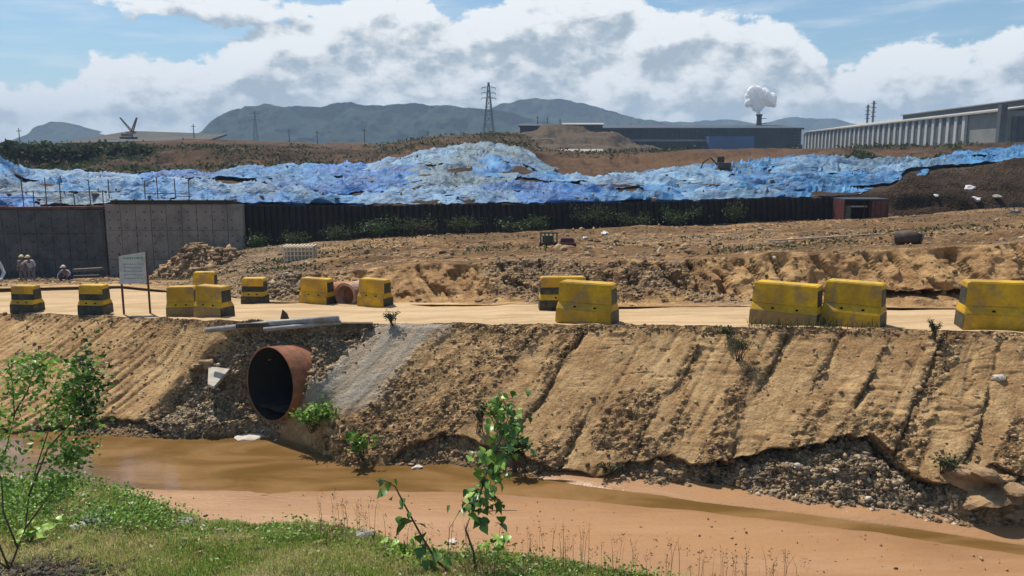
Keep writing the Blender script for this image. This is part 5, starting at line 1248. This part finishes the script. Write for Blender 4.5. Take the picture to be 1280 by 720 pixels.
# plants on the far bank
def bank_shrub(px, py, wpx, hpx, n, size, mat, label, seed, cat='shrub'):
    g_ = groundp(px, py); k = ppm(g_.y); rs = random.Random(seed); W_ = wpx/k/2; Hh = hpx/k
    stems = [[g_+Vector((rs.uniform(-.08, .08), 0, -.03)), g_+Vector((rs.uniform(-.5, .5)*W_, rs.uniform(-.3, .1)*W_, Hh*.5)), g_+Vector((rs.uniform(-1, 1)*W_, rs.uniform(-.5, .2)*W_, Hh*rs.uniform(.6, 1)))] for _ in range(9)]
    return shrub(g_, stems, n, size, mat, label, seed=seed, spread=min(W_, Hh)*.16, cat=cat, rad=.010)
bank_shrub(392, 540, 66, 42, 420, .13, LEAFG, 'light green plant on the bank right of the culvert mouth', 41)
bank_shrub(452, 575, 34, 40, 150, .15, LEAFG, 'yellow green plant at the far waterline behind the dark sapling', 42)
bank_shrub(622, 536, 44, 36, 160, .12, LEAFG, 'pale green plant on the bank behind the taller sapling', 43)
bank_shrub(646, 590, 30, 60, 160, .16, LEAFD, 'dark bladed plant at the far waterline behind the taller sapling', 44)
bank_shrub(924, 450, 40, 34, 800, .035, SCRUB, 'dry grey shrub on the upper bank left of the right barriers', 45)
bank_shrub(912, 422, 30, 14, 200, .06, SCRUB, 'dark low tuft at the bank top left of the right barriers', 46)
bank_shrub(1167, 424, 18, 26, 500, .04, SCRUB, 'grey tuft standing alone between the right barriers', 47)
bank_shrub(491, 407, 26, 20, 420, .045, SCRUB, 'small spiky tuft at the bank top above the grey spill', 48)
bank_shrub(1180, 590, 46, 24, 240, .07, SCRUB, 'olive weeds at the end of the overhanging scarp', 49)
bank_shrub(760, 590, 40, 12, 160, .07, SCRUB, 'low olive weeds at the bank foot left of the scarp', 50)
bank_shrub(600, 540, 22, 40, 90, .10, SCRUB, 'dark grass blades in a hollow of the bank', 51)
pts = []
rs = random.Random(60)
for px in np.arange(936, 1105, .35):
    if rs.random() < .8: q_ = hit(px, rs.uniform(405, 411)); pts.append(q_)
blades('verge_weeds', np.array([tuple(p) for p in pts]), np.array([rs.uniform(.06, .30) for _ in pts]), SCRUB, 61, .008, .8)
# scrub along the sheet pile wall
lab_s = ['left end, by the concrete wall', 'left of the caged crate', 'behind the caged crate', 'above the tan spill', 'over the bare cut', 'left of the small generator', 'behind the small generator', 'largest and greenest', 'right of the greenest', 'before the middle of the steel wall', 'isolated green one', 'beside the red container']
for i, (px, w_, h_) in enumerate(((322, 30, 14), (372, 40, 16), (425, 50, 24), (470, 60, 26), (520, 60, 26), (580, 60, 22), (650, 70, 20), (745, 70, 34), (790, 50, 22), (850, 60, 26), (918, 26, 24), (668, 40, 16))):
    yb = np.interp(px, mk, [MID[q_][3][0] for q_ in mk])+1; Yb_ = np.interp(px, mk, [MID[q_][3][1] for q_ in mk])-.9
    x = at(px, yb, Yb_)[0]; g_ = Vector((x, Yb_, gz(x, Yb_, 0))); k = ppm(Yb_); rs = random.Random(70+i); W_ = w_/k/2; Hh = h_/k
    g_.z = min(g_.z, at(px, yb, Yb_)[2]+.4)
    stems = [[g_, g_+Vector((rs.uniform(-.6, .6)*W_, rs.uniform(-.5, .1), Hh*.5)), g_+Vector((rs.uniform(-1, 1)*W_, rs.uniform(-.7, .2), Hh*rs.uniform(.5, 1)))] for _ in range(10)]
    shrub(g_, stems, 520, .17, SCRUB if i % 3 else LEAFD, 'scrub bush at the steel wall, %s' % lab_s[i], seed=80+i, spread=.26, rad=.02)
# trees of the left skyline
def far_tree(px, yb, yt, Y, wpx, seed, label):
    b0 = at(px, yb, Y); k = ppm(Y); Hh = (yb-yt)/k; W_ = wpx/k/2; t = thing('tree', label, 'tree', b0.tolist(), 0, 'trees on the left skyline'); rs = random.Random(seed)
    MB().tube([(0, 0, -1), (.2, 0, Hh*.4), (0, .1, Hh*.8)], [.3, .2, .08], 6).obj('trunk', BARK, t)
    cen = []
    for i in range(9):
        c_ = Vector((rs.uniform(-.8, .8)*W_, rs.uniform(-.6, .6)*W_, Hh*rs.uniform(.3, .95))); r_ = W_*rs.uniform(.25, .5)
        cen += [c_+Vector((rs.gauss(0, 1), rs.gauss(0, 1), rs.gauss(0, .7)))*r_*.6 for _ in range(90)]
    leaf_cloud('crown', cen, .85, SCRUB, seed, t, .7)
tl = ['first tree from the left edge', 'dark tree below the thin pole', 'low rounded tree right of the thin pole', 'small tree under the brown roof end', 'flat topped tree below the brown roof', 'broad tree left of the cranes', 'dense dark tree right below the cranes', 'last small tree before the bare ridge']
for i, (px, yb, yt, w_) in enumerate(((6, 200, 182, 30), (26, 198, 172, 34), (48, 198, 178, 34), (76, 196, 182, 34), (104, 197, 182, 40), (130, 200, 180, 40), (152, 203, 178, 36), (178, 196, 181, 22))): far_tree(px, yb+1, yt+6, 128+rl.uniform(-6, 6), w_, 90+i, tl[i])
# loose scrub over the left slope
Pn, PXn, PYn, TNn = MOUNDG
def scr(mask, n, seed, size, nm='slope_scrub'):
    pts, rg = pick(Pn, mask*1.0, n, seed); pts[:, 2] += rg.random(n)*.5; pts[:, 0] += rg.normal(0, .3, n); pts[:, 1] += rg.normal(0, .4, n); leaf_cloud(nm, pts, size, SCRUB, seed, kind='stuff', aspect=.7)
pat = sstep(fbm(Pn[..., 0]*.08, Pn[..., 1]*.12, 0, 4, 441), .0, .2)
scr((PXn < 200)*(PXn > -80)*(TNn > 3.0)*(TNn < 4.9)*(pat+.15), 5000, 95, .55)
scr((PXn > 200)*(PXn < 660)*(TNn > 3.05)*(TNn < 4.9)*pat, 3500, 96, .5)
scr((PXn > 1030)*(PXn < 1200)*(TNn > 3.0)*(TNn < 3.8)*pat, 2500, 97, .45)
scr((PXn > 600)*(PXn < 1300)*(TNn > 3.9)*(TNn < 4.9)*pat, 1800, 98, .5)

# ------------------------------------------------------------------ middle-distance equipment
def gp(px, py, Y): x = at(px, py, Y)[0]; return Vector((x, Y, gz(x, Y)))
# caged crate
g_ = gp(376, 333, 36); k = ppm(36); g_.z = at(376, 332, 36)[2]
CAGE = material('pale cage bars', (.72, .64, .50), .7, (.62, .54, .42), 5); CRT = material('tan crate filling', (.46, .36, .23), .9, (.36, .27, .17), 4)
t = thing('caged_crate', 'pale barred crate standing on the spoil behind the far barriers', 'crate', g_, R(4)); cwid, ch, cdp = 36/k, 22/k, 1.0
MB().box((0, 0, ch/2+.1), (cwid*.93, cdp*.92, ch*.92)).obj('filling', CRT, t)
for i in range(9): x = -cwid/2+i*cwid/8; mb = MB(); mb.bar((x, -cdp/2, .1), (x, -cdp/2, ch+.1), .045); mb.bar((x, -cdp/2, ch+.12), (x, cdp/2, ch+.12), .045); mb.bar((x, cdp/2, .1), (x, cdp/2, ch+.1), .045); mb.obj('upright_bar', CAGE, t)
for i in range(5): z = .12+i*ch/4; mb = MB(); mb.bar((-cwid/2, -cdp/2-.03, z), (cwid/2, -cdp/2-.03, z), .04); mb.obj('cross_bar', CAGE, t)
for i in range(3): MB().box(((i-1)*cwid*.4, 0, -.1), (.14, cdp, .38)).obj('skid', WOOD_SHADE, t)
# small generator with cage
g_ = gp(697, 312, 38); g_.z = at(697, 312, 38)[2]; k = ppm(38)
t = thing('generator', 'small dark green machine with an upright cage on a flat skid', 'machine', g_, R(-3)); GG = material('dull green paint', (.10, .12, .075), .7, (.07, .08, .05), 4)
RD = material('dark red paint', (.085, .03, .028), .7, (.05, .022, .02), 4)
MB().box((0, 0, 6/k), (46/k, .9, 7/k)).obj('skid', RD, t, bevel=.02)
MB().box((-12/k, 0, 14/k), (14/k, .7, 9/k)).obj('engine_block', GG, t, bevel=.02)
for i in range(5): MB().bar((-21/k+i*5/k, -.42, 9/k), (-21/k+i*5/k, -.42, 22/k), .07).obj('cage_bar', GG, t)
MB().bar((-22/k, -.42, 22/k), (0, -.42, 22/k), .07).obj('cage_rail', GG, t); MB().box((12/k, 0, 12.5/k), (18/k, .7, 5/k), None, .8).obj('cover', RD, t)
for i, (px, py) in enumerate(((699, 316), (706, 315))): 
    p = at(px, py, 36.8); o = MB().rock((0, 0, 0), .12, 40+i, 1, .9).obj('stone', STL, label=('left' if i == 0 else 'right')+' one of two white lumps in front of the green machine', cat='stone'); o.location = p.tolist()
# pipe end hanging over the cut at right
g_ = V(1137, 300, 24.4)
t = thing('pipe_stub', 'dark rusty pipe stub poking over the cut face at right', 'pipe', g_); t.scale = (.8, .8, .8); DR = material('dark rusty steel', (.11, .075, .06), .8, (.06, .045, .04), 5, .01, 20)
MB().tube([(-.40, .35, .05), (.05, .1, .1), (.36, -.1, .0)], [.27, .27, .25], 16).obj('barrel', DR, t, smooth=True)
MB().tube([(.36, -.1, 0), (.42, -.13, -.02)], .30, 16).obj('flange', DR, t); MB().tube([(-.36, .3, -.1), (-.30, .1, -.5)], [.16, .12], 10).obj('drain_leg', DR, t, smooth=True)
MB().rock((-.1, .2, -.42), .34, 5, 2, .8, 0, .6).obj('mud_lump', MOUND, t)
# red container
Yc = 58.0; k = ppm(Yc); c0 = at(1074, 277, Yc); RC = material('dark red container', (.10, .028, .025), .6, (.06, .02, .018), 2, dirt=(.04, .025, .02), dirt_amt=.6, dscale=1)
t = thing('site_container', 'dark red open fronted container at the right end of the steel wall', 'container', (c0[0], Yc, c0[2]-.1), R(-2)); cw_, ch_, cd_ = 52/k, 30/k, 2.2
MB().box((0, cd_/2, ch_/2), (cw_, .08, ch_)).obj('back_wall', RC, t); MB().box((0, 0, .06), (cw_, cd_, .12)).obj('floor', RC, t); MB().box((0, 0, ch_), (cw_+.1, cd_+.1, .10)).obj('roof', DKM, t)
for x in (-cw_/2, cw_/2): MB().box((x, 0, ch_/2), (.1, cd_, ch_-.14)).obj('side_wall', RC, t)
MB().box((cw_*.30, -cd_/2, ch_/2), (cw_*.36, .06, ch_-.14)).obj('door', material('rust red door', (.15, .05, .035), .7, (.10, .035, .03), 2), t)
MB().box((-cw_*.18, -cd_/2+.1, ch_*.72), (cw_*.42, .05, .10)).obj('shelf', material('pale trim', (.35, .36, .33), .7), t); MB().box((-cw_*.40, -cd_/2+.1, ch_*.45), (cw_*.12, .05, ch_*.6)).obj('green_door', GG, t)
for x in np.linspace(-cw_*.05, cw_*.46, 5): MB().box((x, -cd_/2-.05, ch_/2), (.05, .05, ch_-.2)).obj('rib', RC, t)
ft = (T_MID > 3.1)*(T_MID < 4.97)*(PXm > -20)*(PXm < 1320)
cl_ = sstep(fbm(Pm[..., 0]*.22, Pm[..., 1]*.5, 0, 4, 451), .16, .3)
pts, rg = pick(Pm, ft*cl_*(Pm[..., 1] > 27), 5200, 99); pts[:, 2] += rg.random(5200)*.16; leaf_cloud('pit_scrub', pts, .13, SCRUB, 99, kind='stuff', aspect=.6)
pts, rg = pick(Pm, ft*(1-cl_)*(Pm[..., 1] > 27), 3500, 101); gravel('pit_far_clods', pts, .03+.16*rg.random(3500)**4, CLOD, 101)
# little excavator on the tarpaulins
g_ = gp(902, 224, 84); t = thing('excavator', 'tiny dark digger standing on the pale tarpaulins', 'excavator', (g_.x, g_.y, g_.z+.3), R(170))
g0 = at(902, 224, 84); t.location.z = max(t.location.z, g0[2])
for s_ in (-1, 1): MB().box((0, s_*.55, .22), (1.9, .35, .44)).obj('track', BLK, t, bevel=.12)
MB().box((-.2, 0, .75), (1.3, 1.1, .6)).obj('body', DR, t, bevel=.06); MB().box((.15, -.25, 1.3), (.7, .55, .7)).obj('cab', BLK, t, bevel=.05)
MB().tube([(.5, .1, .8), (1.2, .1, 1.55), (1.9, .1, 1.1)], .10, 6).obj('boom', DR, t); MB().tube([(1.9, .1, 1.1), (2.2, .1, .3)], .08, 6).obj('arm', DR, t); MB().box((2.25, .1, .15), (.35, .4, .35), None, .7).obj('bucket', BLK, t)
# dark ramp of spoil below the digger
# clay pipe pieces across the road
CLAY = material('orange clay pipe', (.42, .19, .09), .85, (.32, .13, .06), 3, .008, 20, fine=.1); PINK = material('pinkish clay pipe', (.46, .30, .22), .85, (.30, .16, .11), 4, .01, 18, dirt=(.12, .05, .035), dirt_amt=.7, dscale=3)
def clay(px, py, Y, r, L, rz, mat, label):
    p = at(px, py, Y); t = thing('clay_pipe', label, 'pipe', (p[0], Y, gz(p[0], Y)+r*.85), rz, 'clay pipe pieces by the far barriers'); n = 24; mb = MB(); vs = []
    for rr_, x in ((r, -L/2), (r, L/2), (r*.84, L/2), (r*.84, -L/2)): vs += [(x, rr_*cos(2*pi*i/n), rr_*sin(2*pi*i/n)) for i in range(n)]
    fs = [(a*n+i, a*n+(i+1) % n, ((a+1) % 4)*n+(i+1) % n, ((a+1) % 4)*n+i) for a in range(4) for i in range(n)]
    mb.add(vs, fs).obj('barrel', mat, t, smooth=False); 
    mb = MB(); vs = []
    for rr_, x in ((r*1.08, -L/2), (r*1.08, -L/2+.1), (r*1.001, -L/2+.1), (r*1.001, -L/2)): vs += [(x, rr_*cos(2*pi*i/n), rr_*sin(2*pi*i/n)) for i in range(n)]
    mb.add(vs, fs).obj('collar', mat, t)
clay(426, 360, 25.6, .36, .9, R(20), CLAY, 'orange clay pipe piece lying between the two turned barriers')
clay(441, 360, 25.1, .37, .8, R(65), PINK, 'pinkish clay pipe piece touching the right turned barrier')
# scattered planks and white debris
def plank(px0, py0, Y0, px1, py1, Y1, r, mat, label, cat='plank', name='plank', lift=.05):
    a = V(px0, py0, Y0); b_ = V(px1, py1, Y1)
    return MB().bar(a, b_, r, r*.5).obj(name, mat, label=label, cat=cat)
PALEW = material('pale bleached timber', (.46, .38, .28), .9, (.36, .28, .20), 6)
plank(745, 314, 34, 800, 311, 34, .12, PALEW, 'long bleached timber lying right of the green machine')
plank(816, 325, 29, 826, 308, 29.5, .07, PALEW, 'short bleached stick leaning upright on the spoil')
plank(818, 332, 26.2, 846, 347, 25, .07, PALEW, 'upper bleached stick lying down the dark cut')
plank(804, 333, 26.4, 838, 354, 24.6, .08, PALEW, 'lower bleached stick lying down the dark cut')
plank(960, 301, 32, 1108, 292, 34, .10, PALEW, 'long thin timber lying along the brow at right')
plank(92, 338, 50, 128, 336, 50, .35, material('grey timber stack', (.20, .17, .13), .9, (.12, .10, .08), 5), 'grey timber baulk against the darker concrete wall', name='timber_baulk', cat='timber')
plank(92, 346, 49, 124, 345, 49, .30, WOOD_SHADE, 'dark lower baulk in front of the grey one', name='timber_baulk', cat='timber')
plank(68, 360, 40, 95, 352, 42, .12, PALEW, 'pale board slanting at the feet of the stooping worker')
WH = material('white pipe', (.62, .62, .62), .6, (.5, .5, .5), 6)
MB().tube([V(-6, 322, 48), V(1, 332, 48), V(5, 341, 48), V(1, 350, 47.5), V(-8, 352, 47)], .10, 8).obj('bent_pipe', WH, smooth=True, label='white bent pipe cut by the left edge beside the workers', cat='pipe')
for i, (px, py, w_, Y, lab) in enumerate(((1212, 236, 12, 68, 'white scrap on the dark spoil at right, below the factory'), (1170, 245, 6, 64, 'small white scrap left of the larger one on the dark spoil'), (1220, 249, 14, 63, 'flat grey scrap below the white one'), (1245, 246, 10, 63, 'pale scrap nearest the right edge of the dark spoil'), (1115, 224, 6, 66, 'white scrap at the lower edge of the tarpaulins'), (756, 292, 9, 50, 'white sheet scrap among the greenest scrub'), (731, 298, 7, 47, 'pale lump left of the white sheet scrap'), (1270, 266, 10, 58, 'dark pinkish scrap at the right edge'))):
    p = hit(px, py); o = MB().rock((0, 0, 0), w_/2/ppm(p.y), 70+i, 2, .6, 0, .6).obj('debris', WH if 'white' in lab else STG, label=lab, cat='debris'); o.location = p

# ------------------------------------------------------------------ people
def skin_mesh(name, verts, edges, radii, root, mat, parent, sub=1):
    me = bpy.data.meshes.new(name); me.from_pydata(verts, edges, []); o = bpy.data.objects.new(name, me); link(o, parent)
    o.modifiers.new('skin', 'SKIN'); lay = me.skin_vertices[0].data
    for i, r in enumerate(radii): lay[i].radius = (r, r) if not hasattr(r, '__len__') else r
    lay[root].use_root = True; s = o.modifiers.new('s', 'SUBSURF'); s.levels = s.render_levels = sub; me.materials.append(mat); o.modifiers['skin'].use_smooth_shade = True
    return o
SKIN = material('brown skin', (.22, .115, .07), .6, (.19, .10, .06), 8)
def person(loc, rz, pose, shirt, trousers, label, hat=(.80, .66, .36)):
    t = thing('person', label, 'person', loc, rz)
    J_ = pose; order = ['pelvis', 'waist', 'chest', 'neck', 'head0', 'head1', 'shL', 'elL', 'wrL', 'shR', 'elR', 'wrR', 'hiL', 'knL', 'anL', 'toL', 'hiR', 'knR', 'anR', 'toR']
    rad = [(.15, .11), (.13, .10), (.16, .11), .055, .075, .095, .06, .045, .03, .06, .045, .03, .085, .06, .04, .03, .085, .06, .04, .03]
    ed = [('pelvis', 'waist'), ('waist', 'chest'), ('chest', 'neck'), ('neck', 'head0'), ('head0', 'head1'), ('chest', 'shL'), ('shL', 'elL'), ('elL', 'wrL'), ('chest', 'shR'), ('shR', 'elR'), ('elR', 'wrR'), ('pelvis', 'hiL'), ('hiL', 'knL'), ('knL', 'anL'), ('anL', 'toL'), ('pelvis', 'hiR'), ('hiR', 'knR'), ('knR', 'anR'), ('anR', 'toR')]
    vs = [J_[n] for n in order]; E = [(order.index(a), order.index(b)) for a, b in ed]; rd = list(rad)
    for s_ in ('L', 'R'):      # hand: palm and five fingers
        w_ = Vector(J_['wr'+s_]); e_ = Vector(J_['el'+s_]); d = (w_-e_).normalized(); sd2 = d.cross(Vector((0, 1, .2))).normalized()
        pi_ = len(vs); vs.append(w_+d*.07); rd.append((.035, .018)); E.append((order.index('wr'+s_), pi_))
        for j in range(4):
            a_ = len(vs); vs.append(w_+d*(.11)+sd2*(j-1.5)*.022); rd.append(.009); E.append((pi_, a_)); b_ = len(vs); vs.append(w_+d*(.16-.008*abs(j-1.5))+sd2*(j-1.5)*.022+Vector((0, -.02, 0))); rd.append(.008); E.append((a_, b_))
        a_ = len(vs); vs.append(w_+d*.07+sd2*.055+Vector((0, -.02, 0))); rd.append(.01); E.append((pi_, a_))
    skin_mesh('body', vs, E, rd, 0, SKIN, t)
    so = ['pelvis', 'waist', 'chest', 'shL', 'elL', 'shR', 'elR', 'neck']; fl = lambda n, m_: tuple(Vector(J_[n]).lerp(Vector(J_[m_]), .55))
    sv = [J_['pelvis'], J_['waist'], J_['chest'], J_['shL'], J_['elL'], fl('elL', 'wrL'), J_['shR'], J_['elR'], fl('elR', 'wrR')]
    skin_mesh('shirt', sv, [(0, 1), (1, 2), (2, 3), (3, 4), (4, 5), (2, 6), (6, 7), (7, 8)], [(.175, .13), (.16, .125), (.185, .135), .085, .068, .05, .085, .068, .05], 1, shirt, t)
    tv = [tuple(Vector(J_['pelvis'])+Vector((0, 0, -.03))), J_['hiL'], J_['knL'], J_['anL'], J_['hiR'], J_['knR'], J_['anR']]
    skin_mesh('trousers', tv, [(0, 1), (1, 2), (2, 3), (0, 4), (4, 5), (5, 6)], [(.165, .12), .105, .08, .06, .105, .08, .06], 0, trousers, t)
    hd = Vector(J_['head1']); mb = MB()
    mb.tube([hd+Vector((0, 0, .0)), hd+Vector((0, 0, .05)), hd+Vector((0, 0, .10)), hd+Vector((0, 0, .125))], [.125, .12, .085, .03], 14); mb.tube([hd+Vector((0, -.03, -.005)), hd+Vector((0, -.03, .012))], .155, 14)
    mb.obj('hard_hat', material('hat %.2f' % hat[0], hat, .5), t, smooth=True)
    fc = Vector(J_['head0']).lerp(hd, .55); fd = (Vector(J_['face'])).normalized()
    sx = fd.cross(Vector((0, 0, 1))).normalized()
    for s_ in (-1, 1): MB().rock(fc+fd*.088+sx*.034*s_, .012, 1, 1, 1, 0, 0).obj('eye', BLK, t)
    MB().rock(fc+fd*.10+Vector((0, 0, -.03)), .018, 2, 1, 1.3, 0, 0).obj('nose', SKIN, t)
    for s_ in (-1, 1): MB().rock(fc+sx*.092*s_+Vector((0, 0, -.01)), .022, 3, 1, 1.3, 0, 0).obj('ear', SKIN, t)
    for s_ in 'LR':
        a_ = Vector(J_['an'+s_]); b_ = Vector(J_['to'+s_]); skin_mesh('boot', [tuple(a_+Vector((0, 0, .06))), tuple(a_), tuple(b_)], [(0, 1), (1, 2)], [.055, .058, .045], 1, BLK, t)
    return t
stand = dict(pelvis=(0, 0, .92), waist=(0, 0, 1.08), chest=(0, .01, 1.30), neck=(0, 0, 1.46), head0=(0, -.01, 1.54), head1=(0, -.01, 1.64), shL=(-.19, 0, 1.38), elL=(-.25, .03, 1.12), wrL=(-.22, -.12, .95), shR=(.19, 0, 1.38), elR=(.25, .04, 1.12), wrR=(.20, -.14, .98),
    hiL=(-.10, 0, .88), knL=(-.12, -.03, .48), anL=(-.12, .02, .08), toL=(-.14, -.14, .04), hiR=(.10, 0, .88), knR=(.12, -.02, .48), anR=(.13, .03, .08), toR=(.16, -.13, .04), face=(.3, -1, 0))
reach = dict(stand); reach.update(chest=(-.05, -.03, 1.28), neck=(-.08, -.05, 1.44), head0=(-.10, -.06, 1.52), head1=(-.11, -.07, 1.61), shL=(-.23, -.03, 1.37), elL=(-.42, -.12, 1.22), wrL=(-.58, -.2, 1.12), shR=(.13, -.02, 1.38), elR=(.24, .02, 1.12), wrR=(.22, -.12, .96), face=(-1, -.4, 0))
stoop = dict(stand); stoop.update(pelvis=(0, .18, .52), waist=(0, .10, .66), chest=(0, -.04, .86), neck=(0, -.12, .99), head0=(0, -.16, 1.06), head1=(0, -.17, 1.15), shL=(-.2, -.06, .92), elL=(-.38, -.14, .72), wrL=(-.30, -.34, .55), shR=(.2, -.06, .92), elR=(.38, -.12, .74), wrR=(.32, -.32, .58),
    hiL=(-.12, .16, .50), knL=(-.24, -.26, .52), anL=(-.18, .02, .08), toL=(-.2, -.16, .04), hiR=(.12, .16, .50), knR=(.24, -.26, .50), anR=(.18, .02, .08), toR=(.2, -.16, .04), face=(.1, -1, -.3))
SHG = material('grey work shirt', (.30, .30, .32), .9, (.24, .24, .26), 6); SHD = material('dusty shirt', (.24, .21, .19), .9, (.18, .16, .15), 6); SHW = material('pale shirt', (.46, .46, .47), .9, (.38, .38, .4), 6)
TRG = material('mauve grey trousers', (.22, .19, .20), .9, (.17, .15, .16), 6); TRB = material('dark blue trousers', (.045, .045, .13), .9, (.03, .03, .09), 6)
def feet(px, Y, py): x = at(px, py, Y)[0]; return (x, Y, at(px, py, Y)[2])
person(feet(30, 47.5, 355), R(8), stand, SHD, TRG, 'standing worker in a dusty shirt, left of the pair before the dark wall')
person(feet(41, 47, 355), R(0), reach, SHW, TRG, 'standing worker in a pale shirt reaching left, right of the pair')
person(feet(84, 46, 358), R(-12), stoop, SHG, TRB, 'crouching worker in dark blue trousers before the dark wall', (.75, .75, .72))

# ------------------------------------------------------------------ haze
hb = MB().box((0, 1640, 86), (9000, 3400, 192))
hm = bpy.data.materials.new('haze'); hm.use_nodes = True; t = NT(hm.node_tree); t.n.remove(t.n['Principled BSDF'])
pv = t.new('ShaderNodeVolumePrincipled'); pv.inputs['Color'].default_value = (.55, .75, 1., 1); pv.inputs['Density'].default_value = .00030; pv.inputs['Anisotropy'].default_value = 0
t.l.new(pv.outputs[0], t.n['Material Output'].inputs['Volume'])
HZ = hb.obj('haze', hm, kind='stuff')
